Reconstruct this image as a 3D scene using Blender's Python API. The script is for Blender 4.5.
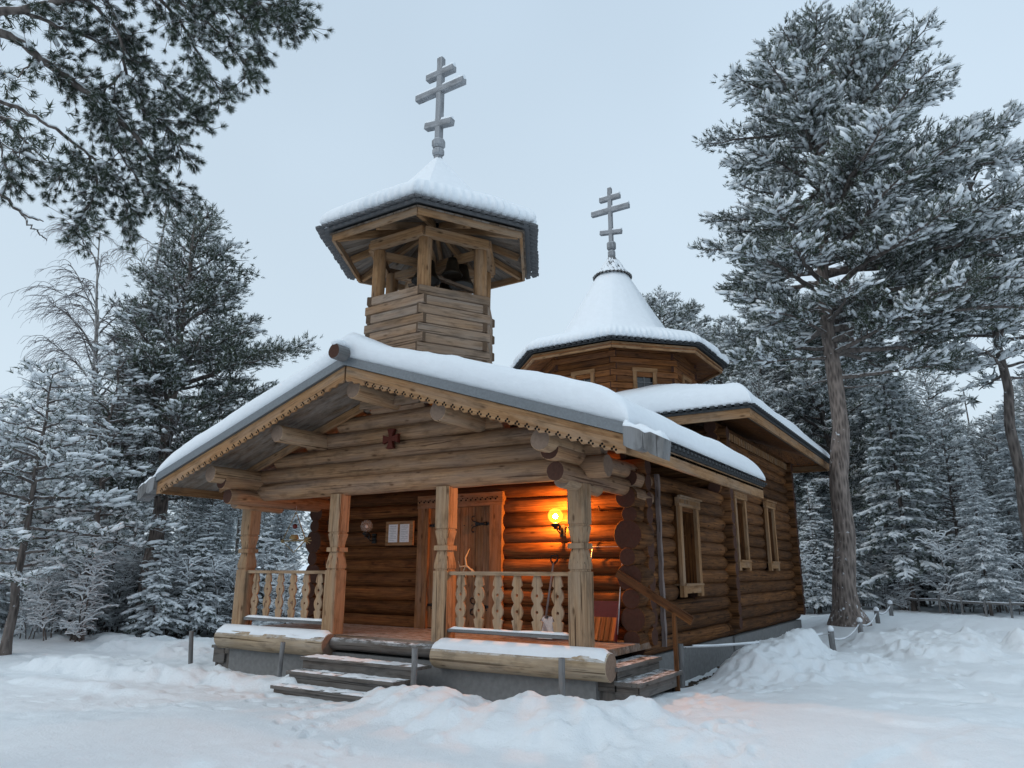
import bpy, math, random
import numpy as np
from mathutils import Vector, Matrix

for o in list(bpy.data.objects):
    bpy.data.objects.remove(o, do_unlink=True)
scn = bpy.context.scene
COL = scn.collection
R = math.radians
rng = np.random.default_rng(7)
random.seed(7)

# ------------------------------------------------------------------ camera
cd = bpy.data.cameras.new('camera')
cam = bpy.data.objects.new('camera', cd); COL.objects.link(cam)
cd.sensor_width = 36; cd.lens = 719.257 / 1024 * 36
cd.clip_start = 0.05; cd.clip_end = 3000
yaw, pit, roll = 0.5661, 0.2533, 0.0047
Fv = Vector((-math.sin(yaw) * math.cos(pit), math.cos(yaw) * math.cos(pit), math.sin(pit)))
Rv = Vector((math.cos(yaw), math.sin(yaw), 0)); Uv = Rv.cross(Fv)
R2 = Rv * math.cos(roll) + Uv * math.sin(roll); U2 = Uv * math.cos(roll) - Rv * math.sin(roll)
cam.matrix_world = Matrix(((R2.x, U2.x, -Fv.x, 4.5517), (R2.y, U2.y, -Fv.y, -9.012), (R2.z, U2.z, -Fv.z, 1.0461), (0, 0, 0, 1)))
scn.camera = cam

# ------------------------------------------------------------------ world and sun
SUN_EL, SUN_AZ = R(38), R(215)
w = bpy.data.worlds.new('World'); scn.world = w; w.use_nodes = True
nt = w.node_tree; nt.nodes.clear()
out = nt.nodes.new('ShaderNodeOutputWorld'); bg = nt.nodes.new('ShaderNodeBackground')
sky = nt.nodes.new('ShaderNodeTexSky'); sky.sky_type = 'NISHITA'; sky.sun_disc = False
sky.sun_elevation = SUN_EL; sky.sun_rotation = SUN_AZ; sky.air_density = 1.2; sky.dust_density = 4.0
mul = nt.nodes.new('ShaderNodeMix'); mul.data_type = 'RGBA'; mul.inputs['Factor'].default_value = 0.93
geo = nt.nodes.new('ShaderNodeTexCoord'); sep = nt.nodes.new('ShaderNodeSeparateXYZ')
nt.links.new(geo.outputs['Generated'], sep.inputs[0])
ramp = nt.nodes.new('ShaderNodeValToRGB')
ramp.color_ramp.elements[0].position = 0.0; ramp.color_ramp.elements[0].color = (6.75, 7.9, 8.75, 1)
ramp.color_ramp.elements[1].position = 0.70; ramp.color_ramp.elements[1].color = (5.7, 7.05, 8.4, 1)
ez = ramp.color_ramp.elements.new(0.92); ez.color = (8.4, 10.3, 11.6, 1)     # an overcast sky is brightest overhead
nz = nt.nodes.new('ShaderNodeTexNoise'); nz.inputs['Scale'].default_value = 1.3; nz.inputs['Detail'].default_value = 3
nt.links.new(geo.outputs['Generated'], nz.inputs['Vector'])
mr = nt.nodes.new('ShaderNodeMapRange'); mr.inputs['To Min'].default_value = 0.93; mr.inputs['To Max'].default_value = 1.06
mr.inputs['From Min'].default_value = 0.3; mr.inputs['From Max'].default_value = 0.7
nt.links.new(nz.outputs['Fac'], mr.inputs['Value'])
vm = nt.nodes.new('ShaderNodeVectorMath'); vm.operation = 'SCALE'
nt.links.new(sep.outputs['Z'], ramp.inputs['Fac'])
nt.links.new(ramp.outputs['Color'], vm.inputs[0]); nt.links.new(mr.outputs['Result'], vm.inputs['Scale'])
nt.links.new(sky.outputs['Color'], mul.inputs['A']); nt.links.new(vm.outputs['Vector'], mul.inputs['B'])
nt.links.new(mul.outputs['Result'], bg.inputs['Color']); bg.inputs['Strength'].default_value = 0.1
nt.links.new(bg.outputs[0], out.inputs[0])
sl = bpy.data.lights.new('sun', 'SUN'); sl.energy = 0.55; sl.angle = R(40); sl.color = (1, 0.96, 0.9)
so = bpy.data.objects.new('sun', sl); COL.objects.link(so)
# the overcast sky is a little brighter behind the camera and to its left
sd = Vector((-0.35, -0.75, 0.62)).normalized()
so.rotation_euler = sd.to_track_quat('Z', 'Y').to_euler()
scn.view_settings.view_transform = 'Standard'; scn.view_settings.look = 'None'
scn.view_settings.exposure = 0.1; scn.view_settings.gamma = 1.0
scn.view_settings.use_curve_mapping = False
scn.cycles.transparent_max_bounces = 12

# ------------------------------------------------------------------ helpers
def tag(o, label=None, cat=None, group=None, kind=None):
    if label: o['label'] = label
    if cat: o['category'] = cat
    if group: o['group'] = group
    if kind: o['kind'] = kind
    return o
def empty(name, loc=(0, 0, 0), rz=0.0, parent=None):
    o = bpy.data.objects.new(name, None); o.empty_display_size = 0.2
    o.location = loc; o.rotation_euler = (0, 0, rz); COL.objects.link(o)
    if parent: o.parent = parent
    return o
def copy_tree(o, parent=None):
    c = o.copy(); COL.objects.link(c); c.parent = parent
    for ch in list(o.children): copy_tree(ch, c)
    return c

class MB:
    """collects shapes into one mesh; carries grain coordinates (gc) and a random number (rnd) per vertex"""
    def __init__(s): s.v = []; s.f = []; s.m = []; s.g = []; s.r = []; s.sm = []
    def add(s, vs, fs, mat=0, grain=None, rnd=None, smooth=False, off=None):
        b = len(s.v); s.v += [tuple(p) for p in vs]
        r = random.random() if rnd is None else rnd
        o = r * 37.0 if off is None else off
        g = vs if grain is None else grain
        s.g += [(p[0] + o, p[1] + o * .7, p[2] + o * .3) for p in g]; s.r += [r] * len(vs)
        for i, f in enumerate(fs):
            s.f.append([b + k for k in f]); s.m.append(mat[i] if isinstance(mat, (list, tuple)) else mat); s.sm.append(smooth if not isinstance(smooth, list) else smooth[i])
    def box(s, x0, x1, y0, y1, z0, z1, mat=0, rnd=None, b=0.0):
        X = (x0, x1); Y = (y0, y1); Z = (z0, z1)
        vs = [(x, y, z) for x in X for y in Y for z in Z]
        d = [abs(x1 - x0), abs(y1 - y0), abs(z1 - z0)]; a = d.index(max(d)); o = [a] + [k for k in range(3) if k != a]
        gr = [(p[o[0]], p[o[1]], p[o[2]]) for p in vs]
        s.add(vs, [(0, 1, 3, 2), (4, 6, 7, 5), (0, 4, 5, 1), (2, 3, 7, 6), (0, 2, 6, 4), (1, 5, 7, 3)], mat, gr, rnd)
    def beam(s, p0, p1, w, h, mat=0, up=(0, 0, 1), rnd=None, ch=0.0):
        """box from p0 to p1, w across, h along up; optional chamfer"""
        p0 = Vector(p0); p1 = Vector(p1); d = p1 - p0; L = d.length; d.normalize()
        u = Vector(up); sd = d.cross(u)
        if sd.length < 1e-4: u = Vector((1, 0, 0)); sd = d.cross(u)
        sd.normalize(); u = sd.cross(d).normalized()
        a, c = w / 2, h / 2
        prof = [(-a, -c), (a, -c), (a, c), (-a, c)] if ch <= 0 else [(-a + ch, -c), (a - ch, -c), (a, -c + ch), (a, c - ch), (a - ch, c), (-a + ch, c), (-a, c - ch), (-a, -c + ch)]
        n = len(prof); vs = []; gr = []
        for t in (0, L):
            for x, y in prof:
                vs.append(p0 + d * t + sd * x + u * y); gr.append((t, x, y))
        fs = [(i, (i + 1) % n, n + (i + 1) % n, n + i) for i in range(n)] + [tuple(range(n - 1, -1, -1)), tuple(range(n, 2 * n))]
        s.add(vs, fs, mat if not isinstance(mat, tuple) else [mat[0]] * n + [mat[1]] * 2, gr, rnd)
    def log(s, p0, p1, r, r1=None, n=16, seg=0.45, wob=0.012, mat=0, end=1, rnd=None, flat=None, snap=True):
        """hewn round log with a slightly uneven surface and end grain caps"""
        p0 = Vector(p0); p1 = Vector(p1); d = p1 - p0; L = d.length; d.normalize()
        u = Vector((0, 0, 1)) if abs(d.z) < .9 else Vector((1, 0, 0)); sd = d.cross(u).normalized(); u = sd.cross(d).normalized()
        r1 = r if r1 is None else r1; k = max(2, int(L / seg)); vs = []; gr = []
        ph = random.random() * 6; ph2 = random.random() * 6
        offs = [(random.gauss(0, wob * .6), random.gauss(0, wob * .6), 1 + random.gauss(0, wob * 1.6)) for _ in range(k + 1)]
        tl = [0.0, min(.012, L * .1)] + [L * i / k for i in range(1, k)] + [L - min(.012, L * .1), L]
        for i, t in enumerate(tl):
            j = min(k, max(0, round(t / L * k)))
            ox, oy, rs = offs[j]; rr = (r + (r1 - r) * t / L) * rs
            if i == 0 or i == len(tl) - 1: rr *= .93
            for q in range(n):
                a = 2 * math.pi * q / n
                f = 1 + .018 * math.sin(3 * a + ph) + .012 * math.sin(5 * a + ph2 + t * 1.5)
                x = math.cos(a) * rr * f + ox; y = math.sin(a) * rr * f + oy
                vs.append(p0 + d * t + sd * x + u * y); gr.append((t, x, y))
        K = len(tl); fs = []; sm = []; mt = []
        for i in range(K - 1):
            for q in range(n):
                fs.append((i * n + q, i * n + (q + 1) % n, (i + 1) * n + (q + 1) % n, (i + 1) * n + q)); sm.append(True); mt.append(mat)
        fs.append(tuple(range(n - 1, -1, -1))); sm.append(False); mt.append(end)
        fs.append(tuple((K - 1) * n + q for q in range(n))); sm.append(False); mt.append(end)
        s.add(vs, fs, mt, gr, rnd, sm)
    def tube(s, pts, rad, n=6, mat=0, cap=True, rnd=None):
        pts = [Vector(p) for p in pts]; K = len(pts)
        rad = [rad] * K if not isinstance(rad, (list, tuple)) else rad
        vs = []; gr = []; prev = None; t = 0
        for i, p in enumerate(pts):
            d = (pts[min(i + 1, K - 1)] - pts[max(i - 1, 0)])
            if d.length < 1e-6: d = Vector((0, 0, 1))
            d.normalize()
            if i: t += (p - pts[i - 1]).length
            if prev is None:
                a = Vector((0, 0, 1)) if abs(d.z) < .9 else Vector((1, 0, 0)); sd = d.cross(a).normalized()
            else:
                sd = (prev - d * prev.dot(d))
                sd = sd.normalized() if sd.length > 1e-6 else d.orthogonal().normalized()
            prev = sd; u = sd.cross(d)
            for q in range(n):
                an = 2 * math.pi * q / n; x, y = math.cos(an) * rad[i], math.sin(an) * rad[i]
                vs.append(p + sd * x + u * y); gr.append((t, x, y))
        fs = [(i * n + q, (i + 1) * n + q, (i + 1) * n + (q + 1) % n, i * n + (q + 1) % n) for i in range(K - 1) for q in range(n)]
        sm = [n > 5] * len(fs)
        if cap: fs += [tuple(range(n)), tuple((K - 1) * n + q for q in range(n - 1, -1, -1))]; sm += [False, False]
        s.add(vs, fs, mat, gr, rnd, sm)
    def lathe(s, prof, c=(0, 0, 0), n=20, mat=0, smooth=True, rot=0, rnd=None):
        vs = []; fs = []
        for r, z in prof:
            for q in range(n):
                a = 2 * math.pi * q / n + rot; vs.append((c[0] + r * math.cos(a), c[1] + r * math.sin(a), c[2] + z))
        K = len(prof)
        fs = [(i * n + q, i * n + (q + 1) % n, (i + 1) * n + (q + 1) % n, (i + 1) * n + q) for i in range(K - 1) for q in range(n)]
        fs += [tuple(range(n - 1, -1, -1)), tuple((K - 1) * n + q for q in range(n))]
        gr = [(p[2], p[0] - c[0], p[1] - c[1]) for p in vs]
        s.add(vs, fs, mat, gr, rnd, [smooth] * (len(fs) - 2) + [False, False])
    def prism(s, poly, mapf, t0, t1, mat=0, rnd=None, gmap=None):
        """polygon (u,v) extruded between t0 and t1; mapf(u,v,t)->xyz"""
        n = len(poly); vs = [mapf(u, v, t) for t in (t0, t1) for u, v in poly]
        gr = [((v, u, t) if gmap is None else gmap(u, v, t)) for t in (t0, t1) for u, v in poly]
        fs = [tuple(range(n)), tuple(range(2 * n - 1, n - 1, -1))] + [(i, n + i, n + (i + 1) % n, (i + 1) % n) for i in range(n)]
        s.add(vs, fs, mat, gr, rnd)
    def build(s, name, mats, parent=None, fix=True, bevel=0):
        me = bpy.data.meshes.new(name); me.from_pydata(s.v, [], s.f)
        for m in (mats if isinstance(mats, (list, tuple)) else [mats]): me.materials.append(m)
        if s.f:
            me.polygons.foreach_set('material_index', s.m); me.polygons.foreach_set('use_smooth', s.sm)
        a = me.attributes.new('gc', 'FLOAT_VECTOR', 'POINT'); a.data.foreach_set('vector', [c for g in s.g for c in g])
        a = me.attributes.new('rnd', 'FLOAT', 'POINT'); a.data.foreach_set('value', s.r)
        if fix:
            import bmesh
            bm = bmesh.new(); bm.from_mesh(me); bmesh.ops.recalc_face_normals(bm, faces=bm.faces); bm.to_mesh(me); bm.free()
        me.update()
        o = bpy.data.objects.new(name, me); COL.objects.link(o)
        if parent: o.parent = parent
        if bevel:
            md = o.modifiers.new('Bevel', 'BEVEL'); md.width = bevel; md.segments = 1; md.limit_method = 'ANGLE'; md.angle_limit = R(40)
        return o

def np_mesh(name, verts, faces, mats, midx=None, smooth=False, parent=None, rnd=None):
    """verts (N,3), faces (M,k) of equal size, built with numpy"""
    me = bpy.data.meshes.new(name); verts = np.asarray(verts, np.float32); faces = np.asarray(faces, np.int32)
    M, k = faces.shape
    me.vertices.add(len(verts)); me.vertices.foreach_set('co', verts.ravel())
    me.loops.add(M * k); me.loops.foreach_set('vertex_index', faces.ravel())
    me.polygons.add(M); me.polygons.foreach_set('loop_start', np.arange(M, dtype=np.int32) * k)
    try: me.polygons.foreach_set('loop_total', np.full(M, k, np.int32))
    except Exception: pass
    for m in mats: me.materials.append(m)
    if midx is not None: me.polygons.foreach_set('material_index', np.asarray(midx, np.int32))
    me.polygons.foreach_set('use_smooth', np.full(M, bool(smooth)) if np.isscalar(smooth) else np.asarray(smooth, bool))
    if rnd is not None:
        a = me.attributes.new('rnd', 'FLOAT', 'POINT'); a.data.foreach_set('value', np.asarray(rnd, np.float32))
    me.update(calc_edges=True); me.validate()
    o = bpy.data.objects.new(name, me); COL.objects.link(o)
    if parent: o.parent = parent
    return o

# value noise for shaping snow
_L = rng.random((256, 256)).astype(np.float64)
def vnoise(x, y, s=1.0, o=0.0):
    x = np.asarray(x, float) / s + 31.7 + o; y = np.asarray(y, float) / s + 57.3 + o * 1.7
    xi = np.floor(x).astype(int); yi = np.floor(y).astype(int); fx = x - xi; fy = y - yi
    fx = fx * fx * (3 - 2 * fx); fy = fy * fy * (3 - 2 * fy)
    g = lambda i, j: _L[i % 256, j % 256]
    return (g(xi, yi) * (1 - fx) + g(xi + 1, yi) * fx) * (1 - fy) + (g(xi, yi + 1) * (1 - fx) + g(xi + 1, yi + 1) * fx) * fy
def fbm(x, y, s, o=0, n=4, g=.5):
    t = 0; a = 1; tot = 0
    for k in range(n): t = t + a * (vnoise(x, y, s / 2 ** k, o + k * 3.1) - .5); tot += a; a *= g
    return t / tot

# ------------------------------------------------------------------ materials
def newmat(name):
    m = bpy.data.materials.new(name); m.use_nodes = True; n = m.node_tree.nodes; n.clear()
    o = n.new('ShaderNodeOutputMaterial'); b = n.new('ShaderNodeBsdfPrincipled'); m.node_tree.links.new(b.outputs[0], o.inputs[0])
    return m, n, m.node_tree.links, b
def simple(name, col, rough=.6, metal=0, bump=0, bs=30):
    m, n, l, b = newmat(name); b.inputs['Roughness'].default_value = rough; b.inputs['Metallic'].default_value = metal; b.inputs['Specular IOR Level'].default_value = .5 if metal or rough < .6 else .15
    tc = n.new('ShaderNodeTexCoord'); t = n.new('ShaderNodeTexNoise'); t.inputs['Scale'].default_value = bs; t.inputs['Detail'].default_value = 5
    l.new(tc.outputs['Object'], t.inputs['Vector'])
    mx = n.new('ShaderNodeMix'); mx.data_type = 'RGBA'
    mx.inputs['A'].default_value = (*[c * .7 for c in col], 1); mx.inputs['B'].default_value = (*[min(1, c * 1.3) for c in col], 1)
    l.new(t.outputs['Fac'], mx.inputs['Factor']); l.new(mx.outputs['Result'], b.inputs['Base Color'])
    if bump:
        bp = n.new('ShaderNodeBump'); bp.inputs['Strength'].default_value = bump; bp.inputs['Distance'].default_value = .01
        l.new(t.outputs['Fac'], bp.inputs['Height']); l.new(bp.outputs[0], b.inputs['Normal'])
    return m
def wood(name, c_lo, c_hi, weather=(.2, .19, .18), wamt=.3, tint=.5, rough=.75, crack=.5, frost=0.0):
    m, n, l, b = newmat(name); b.inputs['Roughness'].default_value = rough; b.inputs['Specular IOR Level'].default_value = .12
    at = n.new('ShaderNodeAttribute'); at.attribute_name = 'gc'; ar = n.new('ShaderNodeAttribute'); ar.attribute_name = 'rnd'
    def nz(sc, detail, rough_=.6, dist=0):
        mp = n.new('ShaderNodeMapping'); mp.inputs['Scale'].default_value = sc; l.new(at.outputs['Vector'], mp.inputs['Vector'])
        t = n.new('ShaderNodeTexNoise'); t.inputs['Scale'].default_value = 1; t.inputs['Detail'].default_value = detail
        t.inputs['Roughness'].default_value = rough_; t.inputs['Distortion'].default_value = dist
        l.new(mp.outputs[0], t.inputs['Vector']); return t
    def rmp(src, p0, p1, v0=0., v1=1.):
        r = n.new('ShaderNodeMapRange'); r.inputs['From Min'].default_value = p0; r.inputs['From Max'].default_value = p1
        r.inputs['To Min'].default_value = v0; r.inputs['To Max'].default_value = v1; l.new(src, r.inputs['Value']); return r.outputs['Result']
    def mix(a, bb, f, blend='MIX'):
        x = n.new('ShaderNodeMix'); x.data_type = 'RGBA'; x.blend_type = blend
        for s_, v in (('A', a), ('B', bb)):
            if isinstance(v, tuple): x.inputs[s_].default_value = (*v, 1)
            else: l.new(v, x.inputs[s_])
        if isinstance(f, float): x.inputs['Factor'].default_value = f
        else: l.new(f, x.inputs['Factor'])
        return x.outputs['Result']
    g1 = nz((1.6, 38, 38), 5, .65, .3); g2 = nz((.7, 5, 5), 3); g3 = nz((3.0, 9, 9), 4)
    c = mix(c_lo, c_hi, rmp(g1.outputs['Fac'], .3, .7))
    c = mix(c, mix(c, weather, .75), rmp(g2.outputs['Fac'], .62 - wamt, .9 - wamt * .4))
    tn = n.new('ShaderNodeMapRange'); tn.inputs['To Min'].default_value = 1 - tint; tn.inputs['To Max'].default_value = 1 + tint * .6; l.new(ar.outputs['Fac'], tn.inputs['Value'])
    hv = n.new('ShaderNodeHueSaturation'); l.new(tn.outputs['Result'], hv.inputs['Value']); l.new(c, hv.inputs['Color']); c = hv.outputs['Color']
    vo = n.new('ShaderNodeTexVoronoi'); vo.inputs['Scale'].default_value = 1; mp = n.new('ShaderNodeMapping'); mp.inputs['Scale'].default_value = (2.2, 6, 6)
    l.new(at.outputs['Vector'], mp.inputs['Vector']); l.new(mp.outputs[0], vo.inputs['Vector'])
    kn = rmp(vo.outputs['Distance'], .06, .16, .75, 0.)
    c = mix(c, (c_lo[0] * .3, c_lo[1] * .25, c_lo[2] * .22), kn)
    g4 = nz((.55, 30, 30), 2, .5, .6); ck = rmp(g4.outputs['Fac'], .325, .355, min(1, crack * 1.5), 0.)
    c = mix(c, (c_lo[0] * .22, c_lo[1] * .2, c_lo[2] * .2), ck)
    c = mix(c, mix(c, (.0, .0, .0), .35), rmp(g3.outputs['Fac'], .50, .68))
    if frost:
        gg = n.new('ShaderNodeNewGeometry'); sp = n.new('ShaderNodeSeparateXYZ'); l.new(gg.outputs['True Normal'], sp.inputs[0])
        fn = nz((6, 14, 14), 5, .7); f1 = rmp(sp.outputs['Z'], .35, .9, 0., frost); mm = n.new('ShaderNodeMath'); mm.operation = 'MULTIPLY'
        l.new(f1, mm.inputs[0]); l.new(rmp(fn.outputs['Fac'], .42, .62), mm.inputs[1]); c = mix(c, (.78, .82, .86), mm.outputs[0])
    l.new(c, b.inputs['Base Color'])
    bp = n.new('ShaderNodeBump'); bp.inputs['Strength'].default_value = .55; bp.inputs['Distance'].default_value = .006
    ad = n.new('ShaderNodeMath'); ad.operation = 'SUBTRACT'; l.new(g1.outputs['Fac'], ad.inputs[0]); l.new(ck, ad.inputs[1])
    l.new(ad.outputs[0], bp.inputs['Height']); l.new(bp.outputs[0], b.inputs['Normal'])
    return m
def snowmat(name, bump=.35, sc=9, col=(.83, .86, .9)):
    m, n, l, b = newmat(name); b.inputs['Roughness'].default_value = .75
    b.inputs['Specular IOR Level'].default_value = .25
    tc = n.new('ShaderNodeTexCoord'); t = n.new('ShaderNodeTexNoise'); t.inputs['Scale'].default_value = sc; t.inputs['Detail'].default_value = 7; t.inputs['Roughness'].default_value = .6
    l.new(tc.outputs['Object'], t.inputs['Vector'])
    mx = n.new('ShaderNodeMix'); mx.data_type = 'RGBA'; mx.inputs['A'].default_value = (*[c * .94 for c in col], 1); mx.inputs['B'].default_value = (*[min(.95, c * 1.05) for c in col], 1)
    l.new(t.outputs['Fac'], mx.inputs['Factor']); l.new(mx.outputs['Result'], b.inputs['Base Color'])
    bp = n.new('ShaderNodeBump'); bp.inputs['Strength'].default_value = bump; bp.inputs['Distance'].default_value = .03
    l.new(t.outputs['Fac'], bp.inputs['Height']); l.new(bp.outputs[0], b.inputs['Normal']); return m

M_snow = snowmat('snow_roof', .45, 7)
M_ground = snowmat('snow_ground', .55, 5, (.83, .865, .90))
_n = M_ground.node_tree.nodes; _l = M_ground.node_tree.links; _b = [q for q in _n if q.type == 'BSDF_PRINCIPLED'][0]; _bp = [q for q in _n if q.type == 'BUMP'][0]
_tc = _n.new('ShaderNodeTexCoord'); _t = _n.new('ShaderNodeTexNoise'); _t.inputs['Scale'].default_value = 34; _t.inputs['Detail'].default_value = 8; _t.inputs['Roughness'].default_value = .7
_l.new(_tc.outputs['Object'], _t.inputs['Vector']); _b2 = _n.new('ShaderNodeBump'); _b2.inputs['Strength'].default_value = .8; _b2.inputs['Distance'].default_value = .024
_l.new(_t.outputs['Fac'], _b2.inputs['Height']); _l.new(_bp.outputs[0], _b2.inputs['Normal']); _l.new(_b2.outputs[0], _b.inputs['Normal'])
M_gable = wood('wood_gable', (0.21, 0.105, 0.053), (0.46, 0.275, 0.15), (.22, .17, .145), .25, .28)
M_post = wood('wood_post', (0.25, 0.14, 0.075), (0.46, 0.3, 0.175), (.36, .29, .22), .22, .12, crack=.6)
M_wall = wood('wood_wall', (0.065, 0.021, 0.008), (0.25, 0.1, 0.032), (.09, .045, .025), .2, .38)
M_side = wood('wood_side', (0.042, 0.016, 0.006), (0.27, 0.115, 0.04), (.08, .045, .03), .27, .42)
M_hewn = wood('wood_hewn', (0.18, 0.1, 0.055), (0.39, 0.245, 0.145), (.27, .24, .215), .3, .22)
M_drum = wood('wood_drum', (0.09, 0.03, 0.01), (0.34, 0.135, 0.044), (.12, .07, .05), .2, .35)
M_trim = wood('wood_trim', (0.22, 0.11, 0.05), (0.4, 0.23, 0.115), (.3, .25, .2), .15, .12, crack=.25)
M_soffit = wood('wood_soffit', (0.11, 0.07, 0.045), (0.2, 0.14, 0.095), (.3, .28, .26), .3, .25, crack=.15)
M_grey = wood('wood_grey', (0.111, 0.106, 0.101), (0.205, 0.200, 0.195), (.30, .30, .31), .35, .3, frost=.5)
M_cross = wood('wood_cross', (.22, .22, .23), (.36, .37, .39), (.38, .39, .41), .35, .2, frost=.8)
M_step = wood('wood_step', (0.086, 0.070, 0.058), (0.171, 0.143, 0.124), (.2, .2, .2), .3, .2, frost=.9)
M_deck = wood('wood_deck', (0.138, 0.066, 0.028), (0.274, 0.149, 0.073), (.35, .31, .29), .35, .2, frost=.35)
M_end = simple('log_end', (.075, .036, .026), .85, bump=.5, bs=25)
M_endl = simple('log_end_light', (.23, .16, .12), .85, bump=.5, bs=25)
M_shingle = simple('tarred_boards', (.05, .052, .055), .7, bump=.3)
M_shing2 = simple('grey_boards', (.13, .13, .135), .75, bump=.3)
M_metal = simple('roof_metal', (.16, .175, .19), .45, .4, bump=.1)
M_conc = simple('concrete', (.20, .20, .20), .9, bump=.4, bs=14)
M_iron = simple('iron', (.015, .014, .014), .5, .5)
M_black = simple('black_hole', (.008, .006, .005), .9)
M_red = simple('red_paint', (.085, .018, .011), .6)
M_redp = simple('red_plastic', (.13, .012, .009), .45)
M_paper = simple('paper', (.72, .72, .74), .8)
M_bell = simple('bronze', (.03, .022, .014), .45, .7)
M_rope = simple('rope', (.45, .45, .46), .9)
M_steel = simple('steel', (.45, .46, .47), .35, .8)
M_antler = simple('antler', (.55, .42, .28), .6)
M_straw = simple('straw', (.36, .27, .13), .6)
# ------------------------------------------------------------------ ground
def sst(a, b, x): t = np.clip((x - a) / (b - a), 0, 1); return t * t * (3 - 2 * t)
def gz(x, y):
    x = np.asarray(x, float); y = np.asarray(y, float)
    z = -.76 + .20 * sst(-.6, .8, x) * sst(-2.2, .4, y) + .30 * sst(4, 17, y) * sst(-6, 0, x) + .15 * sst(-9, -16, x) + .05 * sst(14, 40, y)
    z = z + fbm(x, y, 6, 3) * .16 + fbm(x, y, .9, 9, 3) * .035
    def blob(cx, cy, rx, ry, a, h, lump=.35, seed=0, pl_=.4):
        ca, sa = math.cos(a), math.sin(a); u = ((x - cx) * ca + (y - cy) * sa) / rx; v = (-(x - cx) * sa + (y - cy) * ca) / ry
        d = np.sqrt(u * u + v * v) + fbm(x, y, .8, seed, 4, .6) * lump * 1.5
        return h * (1 - sst(pl_, 1.0, d)) * (1 + fbm(x, y, .5, seed + 5, 4, .6) * lump * 1.2)
    z = z + blob(-.5, -1.35, 2.6, .95, -.02, .24, .55, 11)                    # bank in front of the porch
    z = z + blob(.7, -1.2, 1.7, 1.0, .3, .10, .8, 21) + blob(-1.9, -1.75, 1.3, .7, .1, .07, .8, 23)
    z = z + blob(1.35, 4.7, .85, 2.4, -.05, .38, .22, 31) + blob(2.1, 5.4, 1.3, 1.9, .3, .18, .7, 35) + blob(1.5, 4.0, 1.3, 1.5, .2, .10, .7, 33)  # heap along the side
    z = z + blob(-2.3, -.95, .9, .55, 0, .18, .4, 45) + blob(-5.6, -.75, 1.6, .5, 0, .12, .4, 46) + blob(-.1, -.7, 1.3, .5, 0, .08, .4, 47)
    z = z + blob(3.4, 9.0, 1.5, 3.0, .1, .22, .8, 37) + blob(6.6, 9.0, 1.7, 4.5, .2, .42, .7, 39)
    z = z + blob(-8.4, -1.2, 4.0, .6, .12, .20, .9, 41) + blob(-11.2, 1.6, 4.0, 1.2, .1, .20, .9, 43) + blob(-7.5, -2.4, 3.5, .35, .10, .09, .9, 44)
    # trodden lumps, stronger off the paths
    m = sst(.25, .75, vnoise(x, y, 2.2, 71))
    z = z + fbm(x, y, .34, 51, 3, .6) * .055 * (.3 + m) + np.minimum(0, fbm(x, y, .45, 61, 2)) * .12 * m
    # dragging feet left long shallow prints towards the gap beside the heap
    z = z - .05 * sst(.12, .3, vnoise(x * .9 - y * .25, y * .55, .42, 83) - .45) * sst(2.2, 3.0, x) * (1 - sst(5.2, 6.2, x))
    kb = sst(.03, .12, blob(-.5, -1.35, 2.7, 1.05, -.02, .24, .5, 11) + blob(1.35, 4.7, 1.0, 2.6, -.05, .3, .3, 31) + blob(6.6, 9.0, 1.8, 4.5, .2, .3, .6, 39))
    z = z + kb * np.maximum(0, fbm(x, y, .24, 101, 3, .6) - .05) * .16
    # gully of bare gravel beside the side wall
    z = z - .10 * np.exp(-((x - .35) / .25) ** 2) * sst(1.5, 2.5, y) * (1 - sst(12, 14, y))
    far = sst(45, 120, np.hypot(x, y))
    z = z + far * (2.5 + fbm(x, y, 60, 5) * 3)
    return z
PR = []; _r = np.random.default_rng(21)
def _walk(p0, p1, n, w):
    for i in range(n):
        t = (i + _r.random() * .5) / n; dx, dy = p1[0] - p0[0], p1[1] - p0[1]; L_ = math.hypot(dx, dy); s_ = (.13 if i % 2 else -.13) + _r.normal() * w
        PR.append((p0[0] + dx * t - dy / L_ * s_, p0[1] + dy * t + dx / L_ * s_, math.atan2(dy, dx) + _r.normal() * .2))
for q in range(3): _walk((-3.4 + _r.normal() * .3, -1.7), (2.2 + _r.normal() * .5, -6.5), 15, .18)
for q in range(4): _walk((1.0, 1.0 + _r.normal() * .3), (4.6 + _r.normal() * .5, 13 + _r.normal()), 26, .3)
for q in range(3): _walk((1.4, .8), (3.5 + _r.normal() * .8, -5), 14, .25)
for q in range(2): _walk((-3.6, -1.8), (-12.5, -1.0 + q * 1.4), 20, .15)
_walk((-4, -2.4), (-10, -4.2), 15, .1); _walk((3.2, 2), (9, 6), 16, .2); _walk((3.5, 6), (5.2, 2.2), 10, .15)
def stamp(X, Y, Z):
    for (px, py, a_) in PR:
        i0, i1 = np.searchsorted(gxs, (px - .35, px + .35)); j0, j1 = np.searchsorted(gys, (py - .35, py + .35))
        if i1 <= i0 or j1 <= j0: continue
        x = X[i0:i1, j0:j1] - px; y = Y[i0:i1, j0:j1] - py; u = (x * math.cos(a_) + y * math.sin(a_)) / .16; v = (-x * math.sin(a_) + y * math.cos(a_)) / .065
        d = np.sqrt(u * u + v * v); dep = .045 if py > 2 else .028; Z[i0:i1, j0:j1] += -dep * (1 - sst(.6, 1.15, d)) + dep * .35 * np.exp(-((d - 1.4) / .3) ** 2)
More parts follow.
